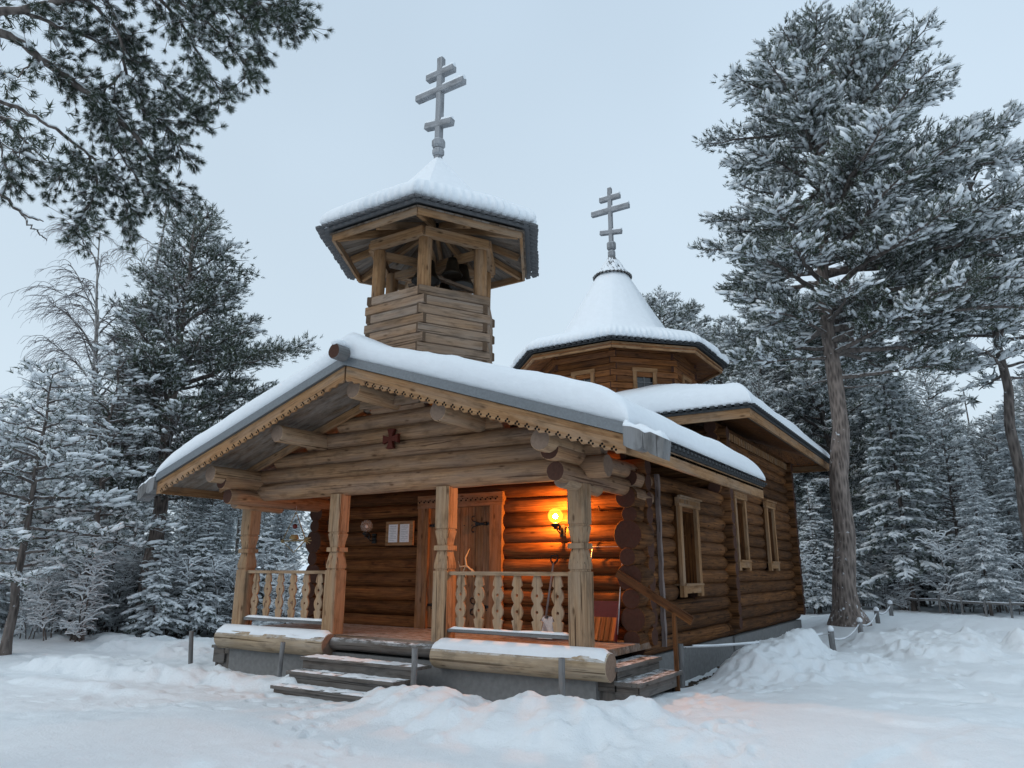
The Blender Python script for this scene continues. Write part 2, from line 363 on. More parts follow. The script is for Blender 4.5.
def spaced(a, b, st, far, g=1.22):
    c = list(np.arange(a, b, st)); s_ = st; x = a; lo = []
    while x > -far: s_ *= g; x -= s_; lo.append(x)
    s_ = st; x = c[-1]; hi = []
    while x < far: s_ *= g; x += s_; hi.append(x)
    return np.array(lo[::-1] + c + hi)
gxs = spaced(-12, 8.5, .04, 900, 1.10); gys = spaced(-7.5, 12, .04, 900, 1.10)
GX, GY = np.meshgrid(gxs, gys, indexing='ij'); GZ = gz(GX, GY); stamp(GX, GY, GZ)
nx, ny = GX.shape; idx = np.arange(nx * ny).reshape(nx, ny)
fc = np.stack([idx[:-1, :-1], idx[1:, :-1], idx[1:, 1:], idx[:-1, 1:]], -1).reshape(-1, 4)
gr = np_mesh('ground', np.stack([GX, GY, GZ], -1).reshape(-1, 3), fc, [M_ground], None, True)
tag(gr, kind='structure')
def G(x, y): return float(gz(np.array([x]), np.array([y]))[0])

# ------------------------------------------------------------------ the church
A = 2.3432; XC = -1.5 * A; XL, XR = -3 * A, 0.0
church = empty('log_church', (XC, 0, 0))
_cz = church
def P(name, mb, mats, parent=None, label=None, **k):
    o = mb.build(name, mats, None, **k)
    if parent is None:
        o.parent = church; o.matrix_parent_inverse = Matrix.Translation((-XC, 0, 0))
    else:
        o.parent = parent; o.matrix_parent_inverse = parent.matrix_world.inverted() if parent.type == 'EMPTY' else Matrix.Identity(4)
    if label: o['label'] = label
    return o
def PE(name, label=None):
    o = empty(name, (0, 0, 0)); o.parent = church; o.matrix_parent_inverse = Matrix.Translation((-XC, 0, 0))
    if label: o['label'] = label
    return o
tag(church, 'brown log church with a bell tower and snow on every roof', 'church')
SL = .33
def zr(x, base=4.16): return base - abs(x - XC) * SL          # top line of the porch roof planks

M_base = wood('wood_base', (.30, .21, .12), (.50, .38, .25), (.36, .32, .28), .3, .1, crack=.5, frost=1.0)
# foundation
b = MB()
b.box(XL - .25, .12, .02, 2.0, -1.3, -.27, 0, .5)
b.box(XL - .05, .06, 2.0, 6.5, -1.3, -.24, 0, .5)
b.box(XL - .09, .10, 6.5, 13.05, -1.3, -.25, 0, .4)
P('foundation', b, M_conc)
# porch floor
b = MB()
y = .06
while y < 1.95:
    b.box(XL - .22, .10, y, y + .135, -.10, 0, 0); y += .14
P('deck', b, M_deck)
# big base logs left and right of the front steps
b = MB(); b.log((XL - .42, -.05, -.165), (-2 * A + .02, -.05, -.165), .185, wob=.006, rnd=.55)
P('base_log', b, [M_base, M_endl])
b = MB(); b.log((-A - .1, -.05, -.165), (.38, -.05, -.155), .185, wob=.006, rnd=.6)
P('base_log', b, [M_base, M_endl])
b = MB(); b.log((-2 * A + .03, .02, -.13), (-A - .12, .02, -.13), .10, wob=.004, rnd=.3)
P('threshold', b, [M_step, M_end])
def snow_strip(x0, x1, y0, y1, z, th, n=26, seed=0, m=7, edge=.12, name='snow_cover', parent=None, label=None, rag=.9):
    """loose snow lying on a ledge, thinning to its ragged edges"""
    u = np.linspace(0, 1, n); v = np.linspace(0, 1, m); U_, V_ = np.meshgrid(u, v, indexing='ij')
    X = x0 + (x1 - x0) * U_; Y = y0 + (y1 - y0) * V_
    du = np.minimum(U_, 1 - U_) * (x1 - x0); dv = np.minimum(V_, 1 - V_) * (y1 - y0)
    t = th * sst(0, edge, np.minimum(du, dv) + .0) * (1 + fbm(X, Y, .35 if rag < 2 else .16, seed, 3) * rag * 1.6 - (.25 if rag > 2 else 0))
    Z = z + np.where(t > .001, t + .002, -.004)
    Zb = np.full_like(Z, z - .006)
    vs = np.concatenate([np.stack([X, Y, Z], -1).reshape(-1, 3), np.stack([X, Y, Zb], -1).reshape(-1, 3)])
    I = np.arange(n * m).reshape(n, m); q = np.stack([I[:-1, :-1], I[1:, :-1], I[1:, 1:], I[:-1, 1:]], -1).reshape(-1, 4)
    qb = q[:, ::-1] + n * m; r_ = []
    per = list(I[:, 0]) + list(I[-1, 1:]) + list(I[-2::-1, -1]) + list(I[0, -2:0:-1])
    for i in range(len(per)): a, c = per[i], per[(i + 1) % len(per)]; r_.append((a, a + n * m, c + n * m, c))
    o = np_mesh(name, vs, np.concatenate([q, qb, np.array(r_)]), [M_snow], None, True)
    return o
def attach(o, parent=None, label=None):
    if parent is None or parent is church: o.parent = church; o.matrix_parent_inverse = Matrix.Translation((-XC, 0, 0))
    else: o.parent = parent
    if label: o['label'] = label
    return o
def log_snow(x0, x1, y, zc, r, seed):
    n = 70; ph = np.linspace(-1.05, 1.05, 15); U_ = np.linspace(0, 1, n); X, PH = np.meshgrid(x0 + (x1 - x0) * U_, ph, indexing='ij')
    e = sst(0, .1, np.minimum(X - x0, x1 - X)); rag = fbm(X, PH, .4, seed, 3); t = .05 * e * np.sqrt(np.clip(1.0 - (np.abs(PH) / (.85 + rag * .9)) ** 2, 0, 1)) + .002
    vs = [np.stack([X, y + (r + q) * np.sin(PH) * .98, zc + (r + q) * np.cos(PH)], -1).reshape(-1, 3) for q in (t, -.01)]
    I = np.arange(n * 15).reshape(n, 15); q = np.stack([I[:-1, :-1], I[1:, :-1], I[1:, 1:], I[:-1, 1:]], -1).reshape(-1, 4)
    return np_mesh('snow_cover', np.concatenate(vs), np.concatenate([q, q[:, ::-1] + n * 15]), [M_snow], None, True)
attach(log_snow(XL - .40, -2 * A + .02, -.05, -.165, .183, 3)); attach(log_snow(-A - .08, .36, -.05, -.16, .183, 5))

# posts, turned square
PROF = [(0, .135), (1.03, .135), (1.035, .115), (1.06, .115), (1.065, .128), (1.12, .13), (1.2, .118), (1.335, .095), (1.34, .135), (1.41, .135), (1.415, .095), (1.5, .105), (1.64, .13), (1.645, .115), (1.67, .115), (1.675, .13), (2.32, .13)]
for k in range(4):
    x = -k * A - .125; b = MB(); vs = []; ch = .018; grn = []
    for z, h in PROF:
        for sx, sy in ((-1, -1), (1, -1), (1, 1), (-1, 1)):
            c1 = (sx * h, sy * (h - ch)); c2 = (sx * (h - ch), sy * h)
            for px, py in ((c1, c2) if sx * sy < 0 else (c2, c1))[::1]:
                pass
        ring = [(-h, -h + ch), (-h + ch, -h), (h - ch, -h), (h, -h + ch), (h, h - ch), (h - ch, h), (-h + ch, h), (-h, h - ch)]
        for px, py in ring: vs.append((x + px, .125 + py, z)); grn.append((z, px, py))
    K = len(PROF); fs = [(i * 8 + q, i * 8 + (q + 1) % 8, (i + 1) * 8 + (q + 1) % 8, (i + 1) * 8 + q) for i in range(K - 1) for q in range(8)]
    fs += [tuple(range(7, -1, -1)), tuple((K - 1) * 8 + q for q in range(8))]
    b.add(vs, fs, 0, grn); P('post', b, [M_post])

# railings with fretted flat balusters
def fret(h):     # half outline (half width, z) of a baluster from bottom to top
    pts = []
    H = h
    def arc(z0, z1, w0, w1, n=7):
        for i in range(n + 1): t = i / n; pts.append((w0 + (w1 - w0) * math.sin(math.pi * t), z0 + (z1 - z0) * t))
    pts.append((.052, 0)); pts.append((.075, .12 * H)); pts.append((.088, .19 * H)); pts.append((.058, .21 * H))
    arc(.22 * H, .49 * H, .052, .096); arc(.51 * H, .78 * H, .052, .096)
    pts.append((.058, .80 * H)); pts.append((.085, .82 * H)); pts.append((.07, .91 * H)); pts.append((.05, 1.0 * H))
    return pts
def railing(x0, x1, nb, y=.1, zt=1.0, zb=.2):
    e = PE('railing')
    b = MB(); b.box(x0, x1, y - .045, y + .045, zt - .03, zt + .025, 0, .45); P('top_rail', b, [M_post], e)
    b = MB(); b.box(x0 - .0, x1 + .0, y - .05, y + .05, zb - .055, zb - .005, 0, .4); P('bottom_rail', b, [M_grey], e)
    s = snow_strip(x0 + .02, x1 - .02, y - .05, y + .05, zb - .005, .028, 30, x0, 5, .03); s.parent = e
    h = zt - .03 - zb; f = fret(h); r_ = .022
    for i in range(nb):
        cx = x0 + (x1 - x0) * (i + .62) / (nb + .25); b = MB()
        for sgn in (-1, 1):
            inner = []
            for zc in (.645 * h, .355 * h):
                inner += [(0, zc + r_)] + [(r_ * math.sin(math.pi * q / 6), zc + r_ * math.cos(math.pi * q / 6)) for q in range(1, 6)] + [(0, zc - r_)]
            # strips between z levels keep every face convex
            zs = sorted(set([round(p[1], 5) for p in f] + [round(p[1], 5) for p in inner]))
            def wout(z):
                for a, c in zip(f[:-1], f[1:]):
                    if a[1] <= z <= c[1] + 1e-6: return a[0] + (c[0] - a[0]) * ((z - a[1]) / max(1e-6, c[1] - a[1]))
                return f[-1][0]
            def win(z):
                for zc in (.645 * h, .355 * h):
                    if abs(z - zc) < r_: return math.sqrt(max(0, r_ * r_ - (z - zc) ** 2))
                return 0
            for z0, z1 in zip(zs[:-1], zs[1:]):
                a0, a1, w0, w1 = win(z0), win(z1), wout(z0), wout(z1)
                q = [(sgn * a0, z0), (sgn * w0, z0), (sgn * w1, z1), (sgn * a1, z1)]
                b.prism(q, lambda u, v, t: (cx + u, y + t, zb + v), -.014, .014, 0, .6 + i * .01)
        b2 = b; o = P('baluster', b2, [M_post], e)
    return e
railing(-3 * A + .01, -2 * A - .26, 6)
railing(-A + .01, -.26, 6)

# ---- front gable wall of logs over the posts
b = MB(); zc = 2.46; i = 0
b.log((XL - .62, .13, 2.465), (.34, .13, 2.465), .165, wob=.006, rnd=.62)
zs = [2.74, 3.01, 3.28, 3.54, 3.79]
for z in zs:
    half = min(3.95, (4.16 - .05 - (z + .12)) / SL)
    if half < .3: continue
    b.log((XC - half, .13, z), (XC + half, .13, z), .15, wob=.006)
P('gable_wall', b, [M_gable, M_endl])
# short end logs stepping out over the side plates
for sx in (-1, 1):
    for (z, y0, r_) in ((2.33, -.62, .14), (2.60, -.78, .145)):
        x = XC + sx * (3.5 - .08)
        b = MB()
        b.log((x, y0, z), (x, 2.05, z), r_, wob=.005); P('side_beam', b, [M_gable, M_end])
    x = XC + sx * 3.3
# carved bracket logs at the corner posts
for x in (XL - .0, -.12):
    b = MB(); b.log((x, -.38, 2.26), (x, .7, 2.20), .13, .10, wob=.004); P('bracket', b, [M_post, M_endl])
# logs above the side opening on the right (between porch gable and narthex)
b = MB()
for z in (2.33, 2.60): b.log((.02, 1.6, z - .13), (.02, 2.3, z - .13), .13)
P('bracket', b, [M_gable, M_end])
# purlins
for (x, z) in ((XC - 3.42, 2.70), (XC - 1.72, 3.27), (XC, 3.82), (XC + 1.72, 3.27), (XC + 3.42, 2.70)):
    b = MB(); b.log((x, -1.02, z), (x, .3, z), .15, wob=.004, rnd=random.uniform(.6, .9)); P('purlin', b, [M_post, M_endl])
# red-brown cross fixed to the gable
b = MB(); cx, cz = XC - .0, 3.16
for s1, s2 in (((0, -1), (0, 1)), ((-1, 0), (1, 0))):
    L = .15
for an in range(4):
    a = an * math.pi / 2; poly = [(.03, -.0), (.045, .08), (.075, .165), (-.075, .165), (-.045, .08), (-.03, 0)]
    ca, sa = math.cos(a), math.sin(a)
    b.prism(poly, lambda u, v, t: (cx + u * ca - v * sa, t, cz + u * sa + v * ca), -.10 - .002 * an, -.04, 0, .5)
P('gable_cross', b, [M_red], label='small dark red equal-armed cross on the front gable')

# ---- porch roof
RW = 4.70; RY0, RY1 = -1.21, 5.3
b = MB()
for sx in (-1, 1):
    # soffit planks running along the slope
    y = RY0 + .03; j = 0
    while y < RY1 - .02:
        y1 = min(y + .15, RY1)
        p = [(0, 4.10), (RW, 4.10 - RW * SL), (RW, 4.14 - RW * SL), (0, 4.14)]
        b.prism(p, lambda u, v, t: (XC + sx * u, t, v), y, y1 - .004, 0, None, lambda u, v, t: (u, t, v)); y = y1
P('roof_boards', b, [M_soffit])
for sx in (-1, 1):
    # barge board with drilled scallops along its lower edge
    b = MB(); n = 60; n_t = 31
    p0, p1 = .02, RW
    for i in range(n_t):
        u0 = p0 + (p1 - p0) * i / n_t; u1 = p0 + (p1 - p0) * (i + 1) / n_t; um = (u0 + u1) / 2
        d = .235 + .0 * i
        poly = [(u0, 4.155 - u0 * SL), (u1, 4.155 - u1 * SL), (u1, 4.155 - u1 * SL - d + .012), (um + .05, 4.155 - um * SL - d), (um - .05, 4.155 - um * SL - d), (u0, 4.155 - u0 * SL - d + .012)]
        b.prism(poly, lambda u, v, t: (XC + sx * u, t, v), RY0, RY0 + .035, 0, .72, lambda u, v, t: (u, v + u * SL, t))
        # the second, lower fretted board with its holes
        if 0 < i < n_t and u0 > .35:
            for (hu, hv, hr) in ((u0 + .0, d - .055, .016), (u0 - .026, d - .026, .016), (u0 + .026, d - .026, .016)):
                ring = [(hu + hr * math.cos(q * math.pi / 3), 4.155 - hu * SL - hv + hr * math.sin(q * math.pi / 3)) for q in range(6)]
                b.prism(ring, lambda u, v, t: (XC + sx * u, t, v), RY0 - .003, RY0 + .01, 1, .5)
    P('barge_board', b, [M_trim, M_black])
    b = MB()
    poly = [(0, 4.162), (RW + .02, 4.162 - (RW + .02) * SL), (RW + .02, 4.16 - (RW + .02) * SL + .14), (0, 4.30)]
    b.prism(poly, lambda u, v, t: (XC + sx * u, t, v), RY0 - .05, RY0 + .01, 0, .5)
    b.prism([(0, 4.285), (RW, 4.285 - RW * SL), (RW, 4.30 - RW * SL), (0, 4.30)], lambda u, v, t: (XC + sx * u, t, v), RY0 + .012, RY0 + .2, 0, .5)
    P('edge_flashing', b, [M_metal])
    # trim rafter against the gable wall
    b = MB(); b.prism([(0, 4.09), (RW - .3, 4.09 - (RW - .3) * SL), (RW - .3, 3.95 - (RW - .3) * SL), (0, 3.95)], lambda u, v, t: (XC + sx * u, t, v), -.10, -.045, 0, .5, lambda u, v, t: (u, v + u * SL, t))
    P('rafter', b, [M_trim])
    # eave fascia and the row of tarred board ends above it
    x = XC + sx * RW; ze = 4.16 - RW * SL
    b = MB(); b.box(x - .05, x + .0, RY0 + .04, RY1, ze - .21, ze - .0, 0, .6); P('fascia', b, [M_trim])
    b = MB(); b.box(x - .3, x + .045, RY0 + .03, RY1, ze + .004, ze + .055, 0, .4)
    y = RY0 + .08
    while y < RY1 - .1:
        b.prism([(-.3, .055 + .3 * SL), (.10, .058 - .1 * SL), (.10, .098 - .1 * SL), (-.3, .10 + .3 * SL)], lambda u, v, t: (x + sx * u, t, ze + v), y, y + .085, 0, random.random()); y += .165
    P('board_ends', b, [M_shingle])
    # carved end of the eave board at the front corner
    prof = [(0, -.17), (.06, -.19), (.13, -.20), (.19, -.185), (.23, -.15), (.27, -.17), (.33, -.21), (.47, -.24), (.50, .0), (.34, .045), (.27, .02), (.20, .055), (.10, .07), (.0, .06)]
    b = MB(); b.prism([(u, v - u * SL * .8) for u, v in prof], lambda u, v, t: (x + sx * u, t, ze + v + .03), RY0 - .07, RY0 + .17, 0, .6)
    bo = P('carved_eave_end', b, [M_grey])
    # its snow cap
    n = 22; mm = 8; U_, V_ = np.meshgrid(np.linspace(.0, .49, n), np.linspace(RY0 - .07, RY0 + .16, mm), indexing='ij')
    base = np.interp(U_, [0, .10, .20, .27, .34, .5], [.06, .07, .055, .02, .045, .0]) - U_ * SL * .8 + .03
    th = .075 * sst(0, .05, np.minimum(np.minimum(U_ + .03, .49 - U_), np.minimum(V_ - RY0 + .07, RY0 + .16 - V_) + .012)) * (.8 + .35 * np.cos(U_ / .49 * math.pi * 4))
    top = np.stack([x + sx * U_, V_, ze + base + .004 + th], -1).reshape(-1, 3); bot = np.stack([x + sx * U_, V_, ze + base + .001], -1).reshape(-1, 3)
    I = np.arange(n * mm).reshape(n, mm); q = np.stack([I[:-1, :-1], I[1:, :-1], I[1:, 1:], I[:-1, 1:]], -1).reshape(-1, 4)
    per = list(I[:, 0]) + list(I[-1, 1:]) + list(I[-2::-1, -1]) + list(I[0, -2:0:-1])
    sd_ = [(per[i], per[i] + n * mm, per[(i + 1) % len(per)] + n * mm, per[(i + 1) % len(per)]) for i in range(len(per))]
    attach(np_mesh('snow_cap', np.concatenate([top, bot]), np.concatenate([q, q[:, ::-1] + n * mm, np.array(sd_)]), [M_snow], None, True), bo)
# ridge log
b = MB(); b.log((XC, -1.48, 4.33), (XC, 5.3, 4.33), .125, wob=.004, rnd=.2); P('ridge_log', b, [M_grey, M_end])

def roof_snow(xs, ys, basef, thf, name='roof_snow', under=.0):
    X, Y = np.meshgrid(xs, ys, indexing='ij'); B = basef(X, Y); T = thf(X, Y)
    n, m = X.shape; top = np.stack([X, Y, B + T], -1).reshape(-1, 3); bot = np.stack([X, Y, B - under], -1).reshape(-1, 3)
    I = np.arange(n * m).reshape(n, m); q = np.stack([I[:-1, :-1], I[1:, :-1], I[1:, 1:], I[:-1, 1:]], -1).reshape(-1, 4)
    per = list(I[:, 0]) + list(I[-1, 1:]) + list(I[-2::-1, -1]) + list(I[0, -2:0:-1])
    sd_ = np.array([(per[i], per[i] + n * m, per[(i + 1) % len(per)] + n * m, per[(i + 1) % len(per)]) for i in range(len(per))])
    return np_mesh(name, np.concatenate([top, bot]), np.concatenate([q, q[:, ::-1] + n * m, sd_]), [M_snow], None, True)
def edge_axis(a, b, st):     # points bunched at the ends so the snow lip can be round
    e = np.array([0, .004, .012, .025, .045, .07, .10, .14, .19, .25, .32, .40]) ; c = np.arange(a + .5, b - .45, st)
    return np.concatenate([a + e, c, b - e[::-1]])
def lip(d, r): d = np.clip(d, 0, r); return np.sqrt(np.maximum(0, 1 - (1 - d / r) ** 2))
def th_porch(X, Y):
    dx = RW + .06 - np.abs(X - XC); dy = Y - (RY0 - .03); dy2 = 5.3 - Y
    t = .33 + .08 * sst(-4.4, 1.0, X)
    t = t * (.25 + .75 * lip(dx, .55)) * (.55 + .45 * lip(dy, .16)) * lip(dy2 + .05, .5)
    ridge = .11 * np.exp(-((X - XC) / .35) ** 2)
    t = t + ridge + fbm(X, Y, 1.5, 81, 3) * .13 + fbm(X, Y * .4, .22, 85, 3) * .03 * sst(0, .3, dx)
    return np.maximum(t, .02)
attach(roof_snow(edge_axis(XC - RW - .06, XC + RW + .06, .11), edge_axis(RY0 - .03, 5.3, .11), lambda X, Y: 4.303 - np.abs(X - XC) * SL, th_porch, under=.0), label='thick smooth snow on the porch roof')
# snow on the ridge log end
b = MB(); b.lathe([(.02, .0), (.10, .012), (.125, .05), (.10, .09), (.03, .11)], (XC, -1.38, 4.42), 14, 0); P('snow_cap', b, [M_snow])

# ---- log walls
PIT = .262
def wall_x(name, x0, x1, y, z0, z1, mats, ext=.28, r=.141, skip=(), lab=None):
    b = MB(); z = z0 + PIT / 2
    while z < z1:
        segs = [(x0 - ext, x1 + ext)]
        for (a, c, za, zb) in skip:
            if za - .05 < z < zb + .05:
                ns = []
                for s_ in segs:
                    if c <= s_[0] or a >= s_[1]: ns.append(s_); continue
                    if a > s_[0]: ns.append((s_[0], a))
                    if c < s_[1]: ns.append((c, s_[1]))
                segs = ns
        rn = random.random()
        rr = r * random.uniform(.97, 1.06)
        e0 = 0
        for s_ in segs: b.log((s_[0] + (e0 if s_[0] == x0 - ext else 0), y, z), (s_[1] + (e0 if s_[1] == x1 + ext else 0), y, z), rr, rnd=rn, wob=.008)
        z += PIT
    return P(name, b, mats, label=lab)
def wall_y(name, y0, y1, x, z0, z1, mats, ext=.28, r=.141, skip=(), lab=None):
    b = MB(); z = z0
    while z < z1:
        segs = [(y0 - ext, y1 + ext)]
        for (a, c, za, zb) in skip:
            if za - .05 < z < zb + .05:
                ns = []
                for s_ in segs:
                    if c <= s_[0] or a >= s_[1]: ns.append(s_); continue
                    if a > s_[0]: ns.append((s_[0], a))
                    if c < s_[1]: ns.append((c, s_[1]))
                segs = ns
        rn = random.random(); rr = r * random.uniform(.97, 1.06)
        for s_ in segs:
            e = 0
            b.log((x, s_[0] - e, z), (x, s_[1], z), rr, rnd=rn, wob=.008)
        z += PIT
    return P(name, b, mats, label=lab)
DX0, DX1, DZ = -4.42, -2.64, 2.36
YF = 2.06; XW = -.05; XWL = XL + .05
W1 = (3.38, 4.42, .70, 2.18); W2 = (6.95, 7.85, 1.15, 2.62); W3 = (9.75, 10.6, 1.15, 2.62)
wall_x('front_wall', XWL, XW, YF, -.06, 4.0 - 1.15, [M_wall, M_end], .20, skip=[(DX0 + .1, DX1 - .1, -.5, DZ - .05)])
bW = MB()    # upper gable of the narthex front wall
z = 2.95
while z < 3.85:
    half = (4.02 - z) / SL; bW.log((XC - half, YF, z), (XC + half, YF, z), .145); z += PIT
P('front_wall', bW, [M_wall, M_end])
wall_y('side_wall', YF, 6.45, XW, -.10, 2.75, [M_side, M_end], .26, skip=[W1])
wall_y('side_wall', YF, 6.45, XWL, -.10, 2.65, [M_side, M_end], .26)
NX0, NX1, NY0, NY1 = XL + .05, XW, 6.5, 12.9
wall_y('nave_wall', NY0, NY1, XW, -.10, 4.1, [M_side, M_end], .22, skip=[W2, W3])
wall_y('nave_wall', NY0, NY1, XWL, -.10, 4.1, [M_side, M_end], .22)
wall_x('nave_wall', NX0, NX1, NY0, -.1, 4.0, [M_side, M_end], .30)
wall_x('nave_wall', NX0, NX1, NY1, -.1, 4.0, [M_side, M_end], .30)
M_plank = wood('wood_plank', (.17, .125, .11), (.26, .20, .18), (.2, .17, .17), .3, .1)
for xx in (XW + .02, XWL - .02):
    b = MB(); z = -.08; rr_ = [.14, .20, .15, .215, .14, .245, .13, .175, .20, .15, .13]; k = 0
    while z < 2.3 and k < len(rr_):
        r_ = rr_[k]; z += r_ * .86; b.log((xx + random.uniform(-.02, .05), 1.60 - random.uniform(0, .06), z), (xx, 2.05, z), r_, n=18, wob=.004, rnd=.2 + .1 * (k % 3)); z += r_ * .86; k += 1
    P('corner_logs', b, [M_side, M_end])
# wavy stiffening plank on the side wall behind the porch
b = MB(); zz = np.linspace(-.12, 2.62, 60); pl = [(.035 + .018 * math.sin(z * 11), z) for z in zz] ; pr = [(-.035 + .012 * math.sin(z * 11 + 1.2), z) for z in zz]
for i in range(59):
    b.prism([pl[i], pl[i + 1], pr[i + 1], pr[i]], lambda u, v, t: (t, 2.52 + u, v), .09, .155, 0, .6)
P('cover_plank', b, [M_plank])
# dentil board under the nave eaves
b = MB(); b.box(.10, .13, NY0, NY1 - .1, 3.92, 4.06, 0, .7); y = NY0 + .05
while y < NY1 - .15: b.box(.132, .15, y, y + .11, 3.88, 4.05, 0, .8); y += .2
P('frieze_board', b, [M_trim])
# ---- interior darkness so windows and door gaps stay dark
# windows of the side wall
def side_window(y0, y1, z0, z1, label):
    e = MB(); x = .10; o = PE('window', label)
    fr = .13
    e.box(x + .02, x + .085, y0, y0 + fr, z0 + .1, z1 - .02, 0, .6); e.box(x + .02, x + .085, y1 - fr, y1, z0 + .1, z1 - .02, 0, .62)
    e.box(x + .022, x + .10, y0 - .06, y1 + .06, z1 - .02, z1 + .13, 0, .7)
    yy = y0 - .04
    while yy < y1 + .02: e.box(x + .102, x + .115, yy, yy + .035, z1 + .03, z1 + .10, 0, .5); yy += .07
    e.box(x + .08, x + .14, y0 - .08, y1 + .08, z1 + .132, z1 + .165, 0, .7)
    # notched apron
    pts = [(y0 - .02, z0 + .1), (y1 + .02, z0 + .1), (y1 + .02, z0 - .08), (y1 - .12, z0 - .10), (y1 - .18, z0 - .02), (y0 + .18, z0 - .02), (y0 + .12, z0 - .10), (y0 - .02, z0 - .08)]
    for a in ((y0 - .02, y0 + .14, z0 - .09), (y1 - .14, y1 + .02, z0 - .09), (y0 + .141, y1 - .141, z0 - .03)): e.box(x + .021, x + .095, a[0], a[1], a[2], z0 + .099, 0, .65)
    P('frame', e, [M_trim], o)
    e = MB(); e.box(-.14, x + .13, y0 + .05, y1 - .05, z0 + .10, z0 + .135, 0, .5); s = P('sill', e, [M_trim], o)
    e = MB(); r_ = .16
    e.box(-.16, x + .02, y0 + .04, y0 + fr - .0, z0 + .13, z1, 0, .4); e.box(-.16, x + .02, y1 - fr, y1 - .04, z0 + .13, z1, 0, .4); e.box(-.16, x + .019, y0 + fr, y1 - fr, z1 - .09, z1, 0, .4)
    P('reveal', e, [M_wall], o)
    e = MB(); e.box(-.10, -.09, y0 + fr, y1 - fr, z0 + .135, z1 - .09, 0, .5); P('pane', e, [M_glass], o)
    e = MB(); m_ = (y0 + y1) / 2; e.box(-.088, -.05, m_ - .02, m_ + .02, z0 + .135, z1 - .09, 0, .5)
    for k in (1, 2): zz = z0 + .13 + (z1 - z0 - .2) * k / 3; e.box(-.087, -.055, y0 + fr, m_ - .02, zz - .013, zz + .013, 0, .5); e.box(-.087, -.055, m_ + .02, y1 - fr, zz - .013, zz + .013, 0, .5)
    P('glazing_bar', e, [M_wall], o)
M_glass, n_, l_, b_ = newmat('window_glass'); b_.inputs['Base Color'].default_value = (.02, .024, .028, 1); b_.inputs['Roughness'].default_value = .08; b_.inputs['Specular IOR Level'].default_value = .6
side_window(*W1, 'tall narrow window nearest the porch on the side wall')
side_window(*W2, 'middle window of the side wall')
side_window(*W3, 'farthest window of the side wall')

# ---- double door
d = PE('door'); yd = 1.93
b = MB(); b.box(DX0 - .07, DX0 + .19, yd - .06, yd + .05, 0, DZ - .18, 0, .55); b.box(DX1 - .19, DX1 + .07, yd - .06, yd + .05, 0, DZ - .18, 0, .6)
b.box(DX0 - .09, DX1 + .09, yd - .064, yd + .05, DZ - .18, DZ + .06, 0, .65)
x = DX0 - .05
while x < DX1 + .04: b.box(x, x + .03, yd - .072, yd - .066, DZ - .08, DZ - .05, 1, .5); b.box(x + .04, x + .06, yd - .072, yd - .066, DZ - .045, DZ - .025, 1, .5); x += .11

M_trimd = wood('wood_door', (.16, .07, .028), (.33, .17, .08), (.2, .16, .13), .2, .12, crack=.3)
P('frame', b, [M_trimd, M_black], d)
for side in (0, 1):
    x0 = DX0 + .19 if side == 0 else XC + .003; x1 = XC - .003 if side == 0 else DX1 - .19
    b = MB(); n = 4
    for i in range(n):
        a = x0 + (x1 - x0) * i / n; c = x0 + (x1 - x0) * (i + 1) / n; b.box(a + .003, c - .003, yd + .0, yd + .05, .02, DZ - .185, 0)
    for i in range(n):
        cxn = x0 + (x1 - x0) * (i + .5) / n
        for zz in (.35, 1.83): b.lathe([(.010, 0), (.006, .004)], (0, 0, 0), 6) if False else b.box(cxn - .01, cxn + .01, yd - .006, yd - .001, zz, zz + .02, 1, .5)
    leaf = P('door_leaf', b, [M_trimd, M_iron], d)
    for zz in (.42, 1.86):
        b = MB(); hx = x0 + .0 if side == 0 else x1; sg = 1 if side == 0 else -1
        b.box(min(hx, hx + sg * .34), max(hx, hx + sg * .34), yd - .022, yd - .008, zz - .022, zz + .022, 0)
        b.lathe([(.035, -.03), (.05, 0), (.035, .03)], (hx + sg * .12, yd - .015, zz), 8)
        for up in (-1, 1):
            pts = [(hx + sg * (.32 + .085 * (1 - math.cos(t)) * 1.0 - 0 * t), yd - .02, zz + up * (.085 - .085 * math.cos(t) + .05 * t / 3)) for t in np.linspace(0, 3.1, 8)]
            c0 = (hx + sg * .37, zz + up * .12)
            sp = [(c0[0] + sg * (.085 - .012 * k) * math.cos(-1.9 + k * .62), yd - .018, c0[1] + up * (.085 - .012 * k) * math.sin(-1.9 + k * .62)) for k in range(7)]
            b.tube([(hx + sg * .25, yd - .018, zz + up * .01)] + sp, .011, 5)
        o = P('hinge', b, [M_iron], None); o.parent = leaf; o.matrix_parent_inverse = Matrix.Identity(4)
        if False: pass
b = MB(); hx, hz = -3.28, 1.12
b.tube([(hx + .1, yd - .02, hz - .2), (hx + .11, yd - .10, hz - .08), (hx, yd - .12, hz), (hx - .04, yd - .1, hz + .14), (hx + .03, yd - .07, hz + .3)], [.012, .016, .02, .016, .006], 6)
b.tube([(hx, yd - .12, hz), (hx - .14, yd - .12, hz - .02), (hx - .2, yd - .09, hz + .08)], [.018, .013, .005], 6)
b.tube([(hx + .1, yd - .09, hz - .06), (hx + .2, yd - .1, hz - .14), (hx + .26, yd - .06, hz - .24)], [.015, .011, .005], 6)
b.tube([(hx - .02, yd - .11, hz - .0), (hx - .09, yd - .1, hz - .12), (hx - .06, yd - .02, hz - .2)], [.016, .013, .01], 6)
P('handle', b, [M_antler], d, label='antler used as the door handle')
